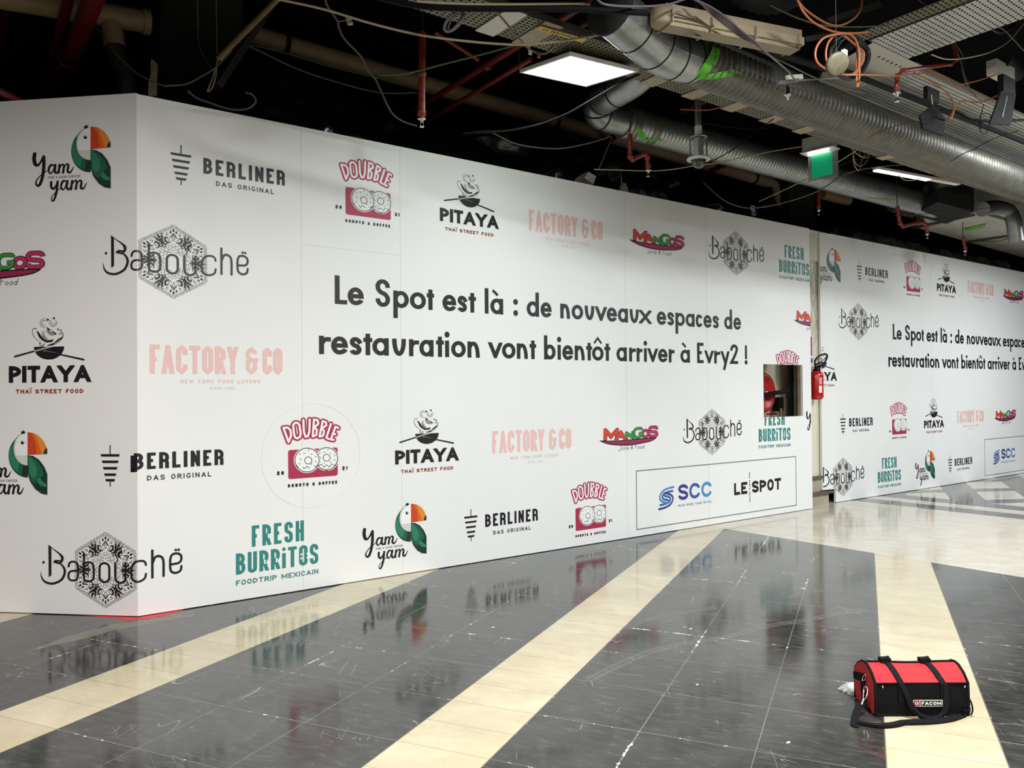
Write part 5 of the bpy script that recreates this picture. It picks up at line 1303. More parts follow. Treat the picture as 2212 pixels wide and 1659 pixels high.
o = bpy.data.objects.new('lettering', tt.mesh('lettering')); COL.objects.link(o); o.parent = t
o.matrix_basis = world_of(t).inverted() @ Matrix(((up_.x, -sd.x * -1 if 0 else -sd.x, ou.x, p0.x), (up_.y, -sd.y, ou.y, p0.y), (up_.z, -sd.z, ou.z, p0.z), (0, 0, 0, 1)))
t = thing('metal_housing', 'grey curved metal housing above the grey antenna', 'housing', Y_(2175, 145, 2.6))
MB().tube([Y_(2165, 128, 2.55), Y_(2195, 160, 2.7)], .06, M['dgrey'], 20).build('body', t); MB().box(Y_(2153, 157, 2.53), Y_(2170, 154, 2.6), M['whitep']).build('bracket', t)
t = thing('mounting_plate', 'slim slotted metal bracket in front of the upper duct', 'bracket', Y_(1705, 172, 3.0))
MB().bar(Y_(1682, 179, 3.1), Y_(1724, 173, 3.1), .02, .02, M['galv']).build('arm', t); MB().bar(Y_(1700, 168, 3.1), Y_(1732, 166, 3.1), .02, .03, M['whitep']).build('plate', t)
pipe('conduit', [Y_(1722, 174, 3.1), Y_(1845, 167, 2.8)], .005, 'cagy', 'pair of thin rods running right from the slotted bracket', 'conduit')
# grey device lying on the hoarding
gp = thing('wall_device', 'grey boxed device with a white end plate behind the hoarding top', 'device', Y_(1265, 392, 6.15))
vs = [Y_(1240, 396, 6.2), Y_(1243, 386, 6.2), Y_(1258, 376, 6.15), Y_(1270, 371, 6.1), Y_(1264, 386, 6.1), Y_(1280, 399, 6.1), Y_(1276, 404, 6.15)]
n = len(vs); MB().add(vs + [p + V((.05, .12, -.02)) for p in vs], [tuple(range(n))[::-1], tuple(range(n, 2 * n))] + [(i, (i + 1) % n, n + (i + 1) % n, n + i) for i in range(n)], M['fixt']).build('body', gp)
e_ = [Y_(1262, 385, 6.08), Y_(1272, 371, 6.08), Y_(1288, 381, 6.1), Y_(1282, 398, 6.1)]; MB().add(e_ + [p + V((.0, .015, 0)) for p in e_], [(0, 3, 2, 1), (4, 5, 6, 7), (0, 1, 5, 4), (1, 2, 6, 5), (2, 3, 7, 6), (3, 0, 4, 7)], M['whitep']).build('end_plate', gp)
MB().lathe([(0, 0), (.09, 0), (.09, .02), (0, .02)], frame(Y_(1294, 380, 6.3), (.2, -.6, -.9)), M['dgrey'], 20).build('round_foot', gp)
t = thing('small_spotlight', 'small pale device peeping over the hoarding top', 'device', Y_(1347, 415, 6.1))
MB().lathe([(0, 0), (.05, 0), (.055, .04), (.03, .12), (0, .13)], frame(Y_(1347, 421, 6.1), (0, 0, 1)), M['fixt'], 14).build('head', t); MB().tube([Y_(1343, 403, 6.1), Y_(1342, 382, 6.1)], .006, M['fixt'], 6).build('stem', t); hanger(t, Y_(1342, 384, 6.1), 5.5, .002)
t = thing('socket_strip', 'pair of pale square sockets hanging above the hoarding', 'socket', Y_(1627, 455, 6.15))
for i, (px, py) in enumerate(((1627, 449), (1629, 460))):
    p = Y_(px, py, 6.12); MB().box(p + V((-.03, 0, -.03)), p + V((.03, .02, .03)), M['whitep']).build('socket', t); MB().lathe([(0, .001), (.018, .001), (.018, -.004)], frame(p, (0, -1, 0)), M['dgrey'], 12).build('socket_hole', t)
MB().box(Y_(1622, 472, 6.15), Y_(1634, 446, 6.18), M['blackp']).build('backing', t)
wd = [Y_(px, py, 6.3) for px, py in ((320, 208), (321, 178), (326, 160), (325, 134), (327, 127), (333, 131), (339, 137), (340, 146), (338, 172), (338, 206))]; n = len(wd)
tag(MB().add(wd + [p + V((.01, .02, 0)) for p in wd], [tuple(range(n))[::-1], tuple(range(n, 2 * n))] + [(i, (i + 1) % n, n + (i + 1) % n, n + i) for i in range(n)], M['wood']).build('wood_splinter'), 'broken pale wooden slat standing behind the hoarding corner', 'wood')

# --- dark pillars, beams and plastic sheet behind
def yb(name, px0, py0, px1, py1, y, dep, m_, label, cat):
    a, b = Y_(px0, py1, y), Y_(px1, py0, y); return tag(MB().box((a.x, y, min(a.z, b.z)), (b.x, y + dep, max(a.z, b.z)), M[m_]).build(name), label, cat)
yb('pillar', 348, -60, 524, 260, 7.0, .5, 'strut', 'dark brown pillar behind the hoarding corner', 'pillar')
yb('pillar', 1706, 395, 1760, 520, 6.9, .5, 'strut', 'dark grey pillar above the gap between the hoardings', 'pillar')
bm = MB(); bm.bar(Y_(600, -10, 6.2), Y_(470, 190, 6.2), .10, .05, M['strut']); tag(bm.build('steel_strut'), 'dark slanting strut at the top left', 'strut')
pipe('conduit', [Y_(602, -4, 5.9), Y_(500, 98, 5.9), Y_(472, 128, 5.9)], .022, 'wood', 'brown slanting conduit clipped to the strut', 'conduit')
yb('beam', -100, 95, 2400, 130, 9.6, .3, 'slab', 'faint dark beam across the back of the void', 'beam')
for pix in (((1790, 42), (1905, 5)), ((1740, 82), (1860, 62)), ((1815, 112), (1905, 55))):
    a, b = (Z_(*pix[0], 4.15), Z_(*pix[1], 4.15)); MB().bar(a, b, .10, .02, M['strut']).build('ceiling_rail')
for i, o in enumerate([o for o in bpy.data.objects if o.name.startswith('ceiling_rail')]):
    tag(o, ['dark ceiling rail behind the orange cable loop', 'short dark rail right of the fluorescent fitting', 'dark rail against the pale tray'][i], 'rail')
random.seed(3)
sv = []; NX, NZ = 150, 22; x0, x1 = .75, 7.85
for j in range(NZ + 1):
    for i in range(NX + 1):
        x = x0 + (x1 - x0) * i / NX; z = 3.2 + (.90 + .14 * math.sin(x * 1.7)) * j / NZ
        d_ = noise.fractal(V((x * 1.1, z * 1.6, 2)), 1.0, 2.0, 5) * .16 + abs(noise.noise(V((x * 4, z * 5, 7)))) * .09
        sv.append((x, 6.12 + .22 * (j / NZ) + d_ * .8, z))
sh = MB().add(sv, [(j * (NX + 1) + i, j * (NX + 1) + i + 1, (j + 1) * (NX + 1) + i + 1, (j + 1) * (NX + 1) + i) for j in range(NZ) for i in range(NX)], M['sheet'], True).build('plastic_sheet')
sv = []; NX2 = 80
for j in range(11):
    for i in range(NX2 + 1):
        x = 9.1 + 6 * i / NX2; z = 3.3 + .55 * j / 10
        sv.append((x, 6.35 + abs(noise.fractal(V((x * 1.3, z * 2, 9)), 1.0, 2.0, 4)) * .15, z))
tag(MB().add(sv, [(j * (NX2 + 1) + i, j * (NX2 + 1) + i + 1, (j + 1) * (NX2 + 1) + i + 1, (j + 1) * (NX2 + 1) + i) for j in range(10) for i in range(NX2)], mat('navy_plastic_sheet', '#0a0c16', .35), True).build('plastic_sheet'), 'dark navy plastic sheet above the far hoarding', 'plastic sheet')
tag(sh, 'crumpled black plastic sheet hanging behind the top of the hoardings', 'plastic sheet')

# --- cables (pixel path, depth at both ends)
def cable(pts, y0, y1, r, m_, label, name='cable', group=None, closed=False, parent=None):
    n = len(pts); P = [Y_(px, py, y0 + (y1 - y0) * i / max(1, n - 1)) for i, (px, py) in enumerate(pts)]
    o = MB().tube(spline(P, 6, closed), r * .78, M[m_], 7, closed=closed).build(name, parent)
    return o if parent else tag(o, label, 'cable', group)
cable([(600, -2), (700, 20), (800, 50), (900, 74), (1000, 88), (1100, 96), (1160, 94), (1230, 86), (1330, 68), (1420, 44)], 4.6, 3.6, .0095, 'cabe', 'long pale cable sagging across the top centre')
cable([(702, -10), (706, 10), (728, 44), (732, 60), (745, 85), (780, 122), (792, 148), (810, 170), (822, 195), (845, 242), (870, 262), (900, 272)], 5.4, 6.0, .011, 'cagy', 'grey cable hanging down to the black sheet')
cb = bpy.data.objects.get('cable.001')
for k, (px, py) in enumerate(((748, 42), (751, 50))):
    p = Y_(px, py, 5.4); MB().tube([p, p + V((.035, 0, .01))], .016, M['whitep'], 8).build('connector', cb)
MB().tube([Y_(729, 46, 5.4), Y_(748, 44, 5.4)], .006, M['cagy'], 6).build('branch_lead', cb)
cable([(355, 186), (400, 182), (430, 168), (465, 146), (500, 110)], 5.9, 5.9, .008, 'cagn', 'green cable looping near the corner top')
cable([(200, 50), (225, 78), (250, 115), (285, 150), (320, 172), (355, 186)], 6.4, 5.9, .007, 'cagn', 'green cable crossing the grey branch pipe')
cable([(820, 162), (880, 158), (960, 138), (1050, 115), (1110, 98)], 5.2, 4.4, .009, 'cagn', 'green cable rising to the right past the sprinkler drop')
cable([(515, 92), (600, 110), (700, 140), (800, 165), (900, 190)], 6.3, 6.3, .007, 'cagn', 'green cable along the underside of the cream pipe')
cable([(515, 90), (560, 110), (640, 148), (720, 175), (820, 200), (900, 200)], 6.2, 6.2, .008, 'cagy', 'grey cable sagging under the cream pipe')
cable([(466, -330), (467, -10), (468, 60), (469, 117)], 6.0, 6.0, .006, 'cagy', 'thin straight wire hanging at the top left')
cable([(426, -330), (427, 30), (429, 90), (440, 120), (455, 145), (462, 155)], 6.6, 6.3, .010, 'cagy', 'dark grey cable against the pillar')
cable([(405, 196), (425, 212), (460, 225), (500, 237), (535, 235), (552, 220), (545, 205), (530, 200)], 6.15, 6.15, .012, 'cagy', 'grey cable curling above the hoarding near the corner')
cable([(470, 130), (462, 160), (455, 180), (448, 198), (458, 190), (466, 165), (468, 140)], 6.1, 6.1, .007, 'cabe', 'knotted pale cable hanging from the brown conduit')
cable([(900, 3), (1000, 8), (1100, 9), (1220, 8), (1300, 8)], 3.9, 3.6, .009, 'cabe', 'pale cable along the top edge')
cable([(800, -10), (900, 12), (1000, 18), (1120, 19), (1250, 20), (1400, 28)], 4.0, 3.1, .022, 'cabk', 'thick black cable run along the top edge')
cable([(1068, 22), (1085, 40), (1110, 70), (1135, 98), (1150, 110), (1175, 116), (1190, 106), (1195, 95)], 4.1, 4.2, .009, 'cagy', 'grey cable dropping to the light panel')
for k, (px, py) in enumerate(((1146, 113), (1165, 120))):
    p = Y_(px, py, 4.15); tag(MB().box(p + V((-.012, 0, -.014)), p + V((.012, .01, .014)), M['whitep' if k == 0 else 'caor']).build('cable_end'), ['white bared cable end left of the light panel', 'orange bared cable end left of the light panel'][k], 'cable end')
cable([(1262, 112), (1265, 100), (1290, 94), (1318, 105), (1333, 128), (1337, 142)], 4.25, 4.25, .004, 'cabe', 'thin white wire arching over the light panel')
cable([(1000, 288), (1100, 282), (1200, 258), (1262, 225), (1330, 185), (1385, 158)], 5.0, 4.3, .009, 'cabk', 'black cable sweeping under the lower duct elbow')
cable([(1020, 284), (1120, 280), (1205, 254), (1270, 220), (1340, 178), (1390, 155)], 4.98, 4.28, .007, 'cabk', 'thinner black cable beside the sweeping one')
cable([(1060, 285), (1120, 312), (1200, 321), (1260, 312), (1320, 295)], 5.9, 5.6, .008, 'cagy', 'grey cable sagging over the black sheet')
cable([(1283, 366), (1330, 367), (1400, 369), (1450, 366), (1500, 358), (1560, 350), (1650, 330), (1733, 316)], 5.7, 4.9, .007, 'cabe', 'pale wire from the dome camera to the exit sign')
cable([(1322, 298), (1312, 320), (1300, 350), (1292, 368)], 5.9, 5.9, .006, 'wood', 'brown wire hanging to the grey device')
cable([(1470, 236), (1505, 238), (1540, 236), (1588, 222)], 4.5, 4.2, .006, 'caor', 'orange cable crossing behind the camera pole')
cable([(1520, 266), (1580, 275), (1640, 278), (1715, 268)], 5.0, 5.0, .006, 'cabk', 'black cable sagging between the two ducts')
cable([(1530, 352), (1580, 325), (1640, 280), (1673, 255)], 4.7, 4.3, .006, 'cabk', 'black cable rising from the dome camera to the tray')
cable([(1520, 395), (1560, 430), (1600, 447), (1640, 448), (1700, 436), (1768, 412), (1830, 375), (1900, 360), (2000, 352), (2100, 335)], 5.9, 4.6, .008, 'cagy', 'long grey cable sagging past the square sockets')
cable([(1640, 435), (1720, 398), (1790, 362), (1850, 325)], 5.9, 4.4, .008, 'cabe', 'straight pale cable rising behind the exit sign')
cable([(1800, 365), (1850, 345), (1950, 330), (2030, 325), (2110, 320)], 4.8, 4.2, .004, 'care', 'thin red wire along the lower duct')
cable([(1872, 300), (1900, 285), (1950, 268), (2000, 262)], 3.25, 3.05, .005, 'care', 'thin dark red cable over the upper duct')
cable([(2040, 260), (2050, 256), (2075, 220), (2115, 221), (2160, 205)], 2.8, 2.5, .007, 'caor', 'orange cable linking the two antennas')
cable([(1938, 165), (1975, 160), (2010, 175), (2045, 200), (2060, 225), (2058, 248), (2050, 258)], 2.7, 2.7, .007, 'caor', 'orange cable curving down past the black antenna')
cable([(1975, 159), (2020, 158), (2045, 168), (2060, 184), (2080, 182), (2120, 172), (2158, 158)], 2.7, 2.5, .006, 'caor', 'orange cable running right to the metal housing')
cable([(1830, 162), (1880, 162), (1938, 164)], 2.5, 2.7, .007, 'caor', 'orange cable from the coil to the red sprinkler bend')
cable([(1723, 0), (1735, 25), (1760, 50), (1800, 68), (1835, 72), (1875, 70)], 2.7, 2.6, .008, 'caor', 'orange cable descending to the coils')
cable([(1723, 2), (1745, 25), (1785, 50), (1815, 55), (1845, 40), (1860, 18), (1862, -8)], 2.7, 2.7, .008, 'caor', 'wide orange cable loop at the top right')
cable([(1660, 10), (1720, 38), (1780, 55), (1850, 58), (1920, 55)], 3.0, 2.7, .006, 'cagn', 'grey green cable above the coils')
cable([(1660, 118), (1700, 138), (1760, 168), (1820, 190), (1870, 202)], 3.1, 3.2, .007, 'cagn', 'yellow green cable in front of the upper duct')
cable([(1480, 75), (1560, 82), (1620, 100), (1680, 130)], 3.2, 3.1, .006, 'cagn', 'yellow green cable below the fluorescent fitting')
cable([(1285, -5), (1310, 10), (1380, 14), (1440, 10), (1480, -2)], 3.15, 3.05, .008, 'capu', 'mauve cable looping along the top edge')
for k in range(4):
    cable([(1490 + 4 * k, -5), (1530, 12 + 4 * k), (1570 - 3 * k, 38 + 4 * k), (1600, 65 + 5 * k), (1630, 88 + 2 * k), (1660, 118), (1700, 152), (1722, 178)], 3.0 + .02 * k, 2.95, .007, 'capu', ['mauve cable highest in the bundle over the fluorescent fitting', 'second mauve cable from the top of the bundle over the fitting', 'third mauve cable from the top of the bundle over the fitting', 'mauve cable lowest in the bundle over the fluorescent fitting'][k], group='mauve cable bundle over the fluorescent fitting')
cable([(1978, -5), (2020, 25), (2070, 42), (2130, 55), (2165, 62), (2212, 110)], 2.5, 2.3, .006, 'capu', 'mauve cable in front of the pale tray')
cable([(2012, 118), (2045, 128), (2090, 125), (2140, 112), (2180, 88), (2212, 50)], 2.6, 2.4, .006, 'cabe', 'bright pale cable curving up to the right edge')
cable([(2140, 60), (2160, 70), (2185, 60), (2200, 35), (2204, 10)], 2.4, 2.3, .014, 'cabl', 'dark blue hose at the right edge')
cable([(2062, 95), (2074, 130), (2085, 165), (2100, 200), (2118, 218)], 2.9, 2.9, .006, 'cagy', 'grey cable falling behind the red sprinkler bend')
cable([(2064, 95), (2080, 122), (2078, 150), (2090, 185), (2112, 212)], 2.9, 2.9, .006, 'cagy', 'second grey cable falling behind the red sprinkler bend')
cable([(2018, 240), (2060, 240), (2100, 258), (2150, 262), (2230, 258)], 2.95, 2.8, .014, 'cabk', 'thick black cable under the white tray, behind the antennas')
cable([(2125, 225), (2115, 270), (2122, 288), (2132, 285), (2140, 250), (2126, 245), (2118, 250), (2120, 280)], 2.8, 2.8, .004, 'cabk', 'thin black wire coil under the white tray')
cable([(2108, 320), (2150, 298), (2200, 283)], 3.2, 3.0, .005, 'cabk', 'black cable tie stretched across the white tray')
cable([(2055, 348), (2080, 332), (2108, 322)], 3.28, 3.2, .005, 'cabk', 'black wire under the upper duct')
cable([(2000, 362), (2015, 375), (2040, 382), (2075, 378), (2110, 372), (2125, 358)], 4.1, 4.1, .006, 'caor', 'orange cable sagging below the upper duct')
cable([(1932, 466), (1985, 463), (2060, 458), (2140, 448), (2212, 437)], 5.0, 4.6, .005, 'care', 'thin brown cable crossing the pale plenum')
cable([(2085, 390), (2105, 402), (2125, 411), (2135, 405)], 4.2, 4.2, .005, 'cagy', 'grey wire hook over the charcoal duct box')
cable([(2150, 400), (2160, 412), (2178, 405), (2180, 392)], 4.2, 4.2, .005, 'cabe', 'pale wire loop at the right edge')
cable([(2110, 521), (2160, 520), (2200, 505), (2212, 498)], 5.1, 4.9, .006, 'cabk', 'black cable sagging below the pale plenum')
cable([(1940, 378), (1955, 389), (1975, 389), (1990, 385)], 4.4, 4.4, .006, 'cabe', 'pale cable loop under the lit batten')
cable([(1840, 345), (1860, 370), (1900, 372), (1930, 360)], 4.7, 4.7, .005, 'cabk', 'black cable loop left of the lit batten')
def coil(pts_list, y, r, m_, label, name, extra=None):
    t = thing(name, label, 'cable coil', Y_(*pts_list[0][0], y))
    for k, pts in enumerate(pts_list): cable(pts, y + .012 * k, y + .012 * k, r, m_, None, 'loop', closed=True, parent=t)
    return t
coil([[(992, 22), (1000, 20), (1004, 28), (995, 45), (975, 65), (963, 68), (958, 58), (970, 38)], [(994, 24), (1002, 30), (990, 52), (972, 68), (962, 66), (965, 48), (980, 32)], [(990, 24), (998, 36), (985, 55), (968, 68), (960, 62), (962, 50), (976, 34)], [(996, 22), (1004, 34), (994, 52), (978, 66), (968, 66), (972, 48), (984, 30)]], 3.95, .008, 'capu', 'coiled mauve cable hanging left of the light panel', 'mauve_cable_coil')
coil([[(1810, 74), (1780, 82), (1763, 105), (1764, 132), (1785, 150), (1815, 160), (1850, 158), (1856, 120), (1850, 90), (1835, 74)], [(1815, 74), (1792, 88), (1784, 115), (1790, 142), (1812, 158), (1842, 160), (1862, 135), (1866, 115), (1856, 104)], [(1853, 100), (1857, 130), (1856, 170), (1852, 188), (1850, 160), (1851, 130)]], 2.58, .008, 'caor', 'tangled coil of orange cable at the top right', 'orange_cable_coil')
coil([[(1835, 72), (1808, 84), (1795, 110), (1797, 140), (1815, 165), (1840, 172), (1862, 158), (1875, 128), (1876, 108), (1862, 92), (1848, 82)], [(1832, 78), (1815, 90), (1804, 112), (1806, 138), (1822, 158), (1845, 165), (1868, 148), (1878, 120), (1870, 98), (1850, 84)], [(1838, 76), (1812, 92), (1800, 118), (1808, 145), (1830, 162), (1858, 150), (1872, 130), (1866, 104)]], 2.66, .014, 'cabl', 'thick dark blue cable coil behind the orange one', 'blue_cable_coil')
coil([[(1870, 308), (1845, 308), (1836, 314), (1848, 330), (1870, 340), (1878, 322), (1884, 308)], [(1876, 310), (1858, 325), (1858, 338), (1872, 335), (1884, 318)], [(1850, 315), (1843, 335), (1846, 358), (1856, 368), (1860, 352), (1866, 335), (1878, 312)], [(1880, 308), (1876, 340), (1862, 358), (1848, 352), (1844, 330), (1852, 312)]], 4.6, .007, 'cabe', 'tangled beige cable coil right of the exit sign', 'beige_cable_coil')

# ------------------------------------------------------------------ tool bag and things on the floor
B0 = V((2.352, 1.970, 0)); b1 = V((.343, -.258, 0)).normalized(); b2v = V((-b1.y, b1.x, 0)); BL, BW = .425, .215
BM = Matrix(((b1.x, b2v.x, 0, B0.x), (b1.y, b2v.y, 0, B0.y), (0, 0, 1, 0), (0, 0, 0, 1)))
bag = thing('tool_bag', 'black and red fabric tool bag with carrying straps on the cream floor strip', 'bag', B0 + b1 * BL / 2 + b2v * BW / 2)
def L(x, y, z): return BM @ V((x, y, z))
def grid(mb, fn, nu, nv, m_):
    vs = [fn(i / nu, j / nv) for j in range(nv + 1) for i in range(nu + 1)]
    return mb.add(vs, [(j * (nu + 1) + i, j * (nu + 1) + i + 1, (j + 1) * (nu + 1) + i + 1, (j + 1) * (nu + 1) + i) for j in range(nv) for i in range(nu)], m_, True)
HT, HR = .150, .212
prof = [(0, .004), (-.004, .06), (.0, HT), (.035, .185), (.075, .207), (BW / 2, HR), (BW - .075, .207), (BW - .035, .185), (BW, HT), (BW + .004, .06), (BW, .004)]
def pf(t, lo, hi):
    s = prof[lo:hi + 1]; k = t * (len(s) - 1); i = min(int(k), len(s) - 2); f = k - i
    return (s[i][0] + (s[i + 1][0] - s[i][0]) * f, s[i][1] + (s[i + 1][1] - s[i][1]) * f)
def side(lo, hi, x0=0.0, x1=1.0, out=0.0, bulge=.006):
    def f(u, v):
        y, z = pf(v, lo, hi); x = (x0 + (x1 - x0) * u) * BL
        cy, cz = BW / 2, .10; dy, dz = y - cy, z - cz; l = math.hypot(dy, dz) or 1
        k = out + bulge * math.sin(PI * min(1, max(0, x / BL)))
        sag = .010 * (1 - math.cos(2 * PI * (x / BL))) * .5 * (1 if z > .17 else 0)
        return L(x, y + dy / l * k, z + dz / l * k - sag)
    return f
mb = MB(); grid(mb, side(0, 2), 30, 8, M['bagk']); mb.build('front_panel', bag)
mb = MB(); grid(mb, side(8, 10), 30, 8, M['bagk']); mb.build('rear_panel', bag)
mb = MB(); grid(mb, side(2, 5, .012, .988), 36, 10, M['bagr']); mb.build('front_flap', bag)
mb = MB(); grid(mb, side(5, 8, .012, .988), 36, 10, M['bagr']); mb.build('rear_flap', bag)
mb = MB(); mb.add([L(0, 0, .002), L(BL, 0, .002), L(BL, BW, .002), L(0, BW, .002)], [(0, 3, 2, 1)], M['bagk']); mb.build('base', bag)
for nm, x, sx in (('end_panel', 0, -1), ('end_panel', BL, 1)):
    mb = MB(); vs = [L(x + sx * .012 * (0 if k in (0, 10) else 1) * .5, y, z) for k, (y, z) in enumerate(prof)] + [L(x + sx * .012, BW / 2, .10)]
    mb.add(vs, [((k, k + 1, 11) if sx < 0 else (k + 1, k, 11)) for k in range(10)] + [(10, 0, 11)], M['bagr'] if sx < 0 else M['bagk'], True); e_ = mb.build(nm, bag)
    if sx < 0:
        q = MB(); q.add([L(-.014, .07, .01), L(-.014, .115, .01), L(-.016, .125, .12), L(-.016, .08, .13)], [(0, 1, 2, 3)], M['bagk']); q.add([L(-.013, .075, .125), L(-.013, .21, .10), L(-.013, .21, .135), L(-.013, .09, .165)], [(0, 1, 2, 3)], M['bagk']); q.build('end_webbing', bag)
# dark piping
def piping(path, r, nm='piping'): MB().tube(path, r, M['bagk'], 8).build(nm, bag)
for x in (0, BL):
    piping([L(x, y * 1.0, z + .001) for y, z in prof], .0065)
piping([L(BL * k / 30, -.004, HT + .002) for k in range(31)], .003); piping([side(5, 5 + 1, 0, 1, .003)(k / 30, 0) for k in range(31)], .005)
piping([L(BL * k / 30, -.001, .006) for k in range(31)], .005)
# webbing straps over the flap, padded handles
def strap(path, wd, th, m_, nm, parent=bag, side_=None):
    P = [V(p) for p in path]; vs = []; n = len(P)
    for i in range(n):
        t = (P[min(i + 1, n - 1)] - P[max(i - 1, 0)]).normalized(); s = side_ if side_ is not None else b1
        s = (s - t * s.dot(t)).normalized(); u = t.cross(s)
        for a, b in ((-1, -1), (1, -1), (1, 1), (-1, 1)): vs.append(P[i] + s * (wd / 2 * a) + u * (th / 2 * b))
    fs = [(4 * i + k, 4 * i + (k + 1) % 4, 4 * i + 4 + (k + 1) % 4, 4 * i + 4 + k) for i in range(n - 1) for k in range(4)] + [(0, 3, 2, 1), (4 * n - 4, 4 * n - 3, 4 * n - 2, 4 * n - 1)]
    return MB().add(vs, fs, m_).build(nm, parent)
for fx0, fx1 in ((.27, .22), (.72, .66)):
    pts = [side(2, 5, 0, 1, .005)(fx0 + (fx1 - fx0) * v, v) for v in [k / 10 for k in range(11)]]
    strap([side(0, 2, 0, 1, .006)(fx0, .55), side(0, 2, 0, 1, .007)(fx0, .95)] + pts, .026, .004, M['web'], 'flap_strap')
    tp = pts[-1]; bk = MB(); bk.box((-.024, -.016, -.002), (.024, .018, .016), M['blackp'], Matrix.Translation(tp) @ BM.to_3x3().to_4x4()); bk.tube([tp + V((0, 0, .012)) - b1 * .02, tp + V((0, 0, .018)) + b1 * .02], .008, M['blackp'], 8); bk.build('buckle', bag)
hd = spline([side(0, 2, 0, 1, .010)(.275, .97), side(0, 2, 0, 1, .016)(.32, .72), side(0, 2, 0, 1, .022)(.37, .48), side(0, 2, 0, 1, .028)(.44, .27), side(0, 2, 0, 1, .032)(.54, .17), side(0, 2, 0, 1, .030)(.64, .19), side(0, 2, 0, 1, .022)(.70, .32), side(0, 2, 0, 1, .014)(.735, .55), side(0, 2, 0, 1, .010)(.74, .97)], 6)
hw = [.026 - .010 * math.sin(PI * k / (len(hd) - 1)) for k in range(len(hd))]
MB().tube(hd[12:-12], .011, M['web'], 10).build('padded_grip', bag)
strap(hd, .024, .006, M['web'], 'carrying_handle')
for x in (.03, BL - .02): MB().lathe([(0, .003), (.005, .003), (.006, 0), (.0, 0)], frame(L(x, -.010, HT - .012), -b2v), M['chrome'], 12).build('rivet', bag)
# maker's badge
bd = Art(); bd.fill([(0, 0), (.135, 0), (.135, .030), (0, .030)], 'white', 0); bd.fill([(.002, .002), (.030, .002), (.030, .028), (.002, .028)], 'crim', 1)
bd.fill([(.033, .003), (.132, .003), (.132, .027), (.033, .027)], 'ink', 1)
bd.stroke(round_path([(.008, .015, 1), (.016, .022, 1), (.024, .015, 1), (.016, .008, 1)], 9, 'round', True), .003, 'white', 2, closed=True)
text(bd, 'FACOM', .038, .128, .0075, .015, .0036, 'white', gap=.003, L=2)
o = bpy.data.objects.new('name_badge', bd.mesh('name_badge')); COL.objects.link(o); o.parent = bag
pb = L(.165, -.0150, .050)
o.matrix_basis = world_of(bag).inverted() @ Matrix(((b1.x, 0, -b2v.x, pb.x), (b1.y, 0, -b2v.y, pb.y), (0, 1, 0, pb.z), (0, 0, 0, 1)))
# shoulder strap, carabiner
cbn = MB(); c0_ = L(-.022, .045, .118)
cbn.tube(spline([c0_, L(-.026, .055, .112), L(-.035, .045, .085), L(-.042, .030, .065), L(-.034, .022, .075), L(-.020, .033, .105)], 6, True), .0028, M['chrome'], 8, closed=True)
cbn.tube([L(-.040, .030, .066), L(-.058, .012, .048)], .005, M['chrome'], 8); cbn.build('snap_hook', bag)
MB().tube(spline([L(-.012, .075, .165), L(-.022, .08, .150), L(-.026, .075, .135), L(-.016, .068, .145)], 5, True), .002, M['chrome'], 8, closed=True).build('ring', bag)
G_ = lambda px, py, z=.004: Z_(px, py, z)
def ribbon(pix, wd, th, z, nm, m_):
    P = spline([Z_(px, py, zz) for (px, py), zz in zip(pix, z)], 6); vs = []; n = len(P)
    for i in range(n):
        t = (P[min(i + 1, n - 1)] - P[max(i - 1, 0)]); t.z *= .3; t.normalize(); s = V((-t.y, t.x, 0)); s.normalize()
        for a, b in ((-1, 0), (1, 0), (1, 1), (-1, 1)): vs.append(P[i] + s * (wd / 2 * a) + V((0, 0, th * b)))
    fs = [(4 * i + k, 4 * i + (k + 1) % 4, 4 * i + 4 + (k + 1) % 4, 4 * i + 4 + k) for i in range(n - 1) for k in range(4)] + [(0, 3, 2, 1), (4 * n - 4, 4 * n - 3, 4 * n - 2, 4 * n - 1)]
    return MB().add(vs, fs, m_, False).build(nm, bag)
ribbon([(1866, 1519), (1856, 1527), (1848, 1545), (1845, 1566), (1856, 1570)], .030, .004, [.045, .040, .022, .004, .002], 'strap_web', M['web'])
ribbon([(1849, 1562), (1870, 1566), (1900, 1570), (1930, 1568), (1952, 1563)], .028, .012, [.003, .003, .004, .005, .004], 'shoulder_pad', M['web'])
ribbon([(1948, 1562), (1975, 1560), (2010, 1560), (2050, 1555), (2080, 1545), (2089, 1535)], .040, .006, [.004, .008, .004, .003, .003, .03], 'strap_web', M['web'])
ribbon([(1853, 1557), (1880, 1561), (1905, 1563)], .010, .003, [.012, .006, .004], 'strap_edge', M['cagy'])
MB().tube(spline([L(BL + .004, .02, .09), L(BL + .014, .0, .06), L(BL + .014, -.01, .03), L(BL + .0, -.02, .012)], 5), .004, M['web'], 8).build('side_loop', bag)
MB().tube([L(BL + .006, -.002, .055), L(BL + .004, -.012, .03)], .003, M['chrome'], 6).build('side_buckle', bag)

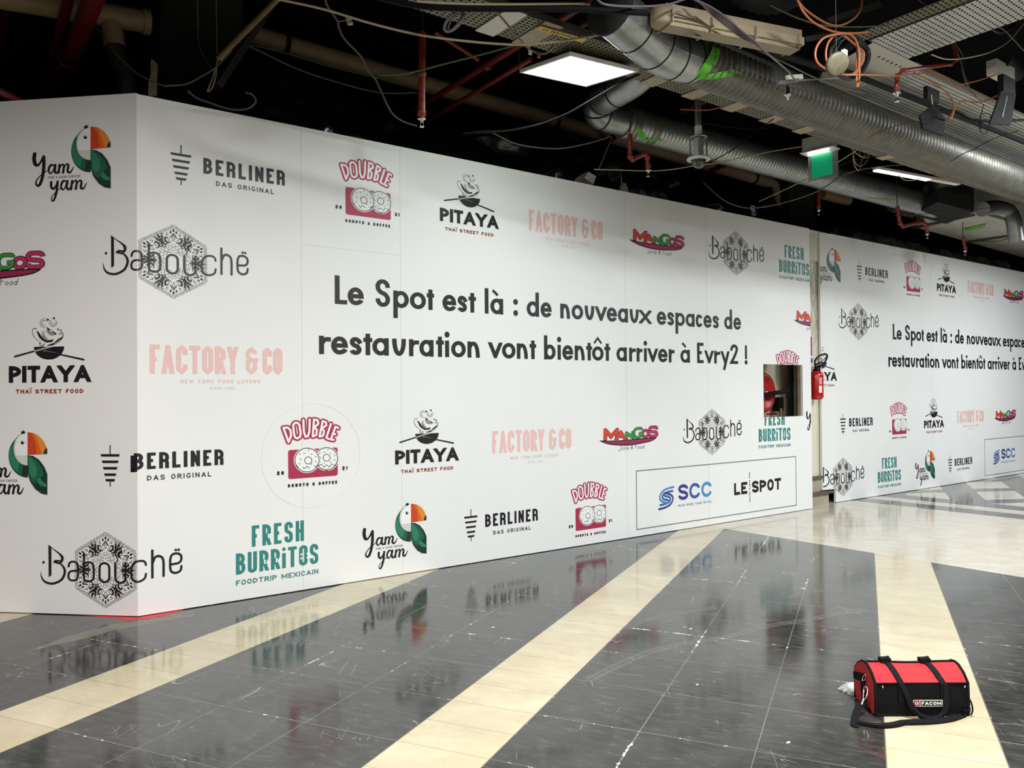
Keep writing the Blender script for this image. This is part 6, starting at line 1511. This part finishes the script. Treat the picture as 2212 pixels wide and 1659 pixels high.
roll = thing('tape_roll', 'white tape roll in clear plastic film behind the tool bag', 'tape roll', Z_(1851, 1490, 0))
rc_ = Z_(1852, 1494, 0)
MB().lathe([(.016, .004), (.042, .004), (.044, .008), (.044, .026), (.042, .030), (.016, .030), (.014, .028), (.014, .006), (.016, .004)], frame(rc_, (0, 0, 1)), M['roll'], 32).build('roll', roll)
random.seed(8); fm = MB(); n = 26
vs = [rc_ + V((0, 0, .034))]
for k in range(n):
    a = 2 * PI * k / n; r = .058 + .012 * random.random(); vs.append(rc_ + V((r * math.cos(a), r * math.sin(a), .020 + .012 * random.random())))
for k in range(n):
    a = 2 * PI * k / n; r = .066 + .03 * random.random(); vs.append(rc_ + V((r * math.cos(a), r * math.sin(a), .003 + .01 * random.random())))
fs = [(0, 1 + k, 1 + (k + 1) % n) for k in range(n)] + [(1 + k, 1 + n + k, 1 + n + (k + 1) % n, 1 + (k + 1) % n) for k in range(n)]
fm.add(vs, fs, M['foil']); fm.build('plastic_film', roll)
tl = MB()
for k, (px, py) in enumerate(((1812, 1482), (1808, 1489), (1820, 1497))):
    p, q = Z_(px, py, .004), Z_(1836, 1490, .02); md = p.lerp(q, .5) + V((0, 0, .012)); tl.add([p, md + V((.006, .01, 0)), q, md - V((.006, .01, 0))], [(0, 1, 2, 3)], M['foil'])
tl.build('torn_film', roll)
random.seed(5)
for i, (px, py, s, lb) in enumerate(((1065, 1356, .010, 'tiny white scrap on the dark slabs between the cream strips'), (1737, 1272, .014, 'white chip lying on a slab joint in the middle of the floor'), (1492, 1359, .010, 'small pale chip at the left of the tyre mark'), (1506, 1480, .008, 'small white chip near the slab crossing'), (1703, 1605, .010, 'small white chip near the bottom edge of the photo'),
                                     (1340, 1180, .012, 'white scrap near the foot of the hoarding'), (1379, 1178, .010, 'white scrap beside the thin frame reflection'), (1325, 1191, .010, 'lowest of the white scraps near the hoarding foot'), (1822, 1479, .0, ''))):
    if not s: continue
    c = Z_(px, py, 0); m2 = MB(); k = 6; vs = [c + V((s * (1 + .5 * random.random()) * math.cos(2 * PI * j / k), s * .6 * math.sin(2 * PI * j / k), .001)) for j in range(k)]
    m2.add(vs + [p + V((0, 0, .003)) for p in vs], [tuple(range(k))[::-1], tuple(range(k, 2 * k))] + [(j, (j + 1) % k, k + (j + 1) % k, k + j) for j in range(k)], M['paper'])
    tag(m2.build('paper_scrap'), lb, 'scrap', 'white scraps on the floor')
bpy.context.view_layer.update()
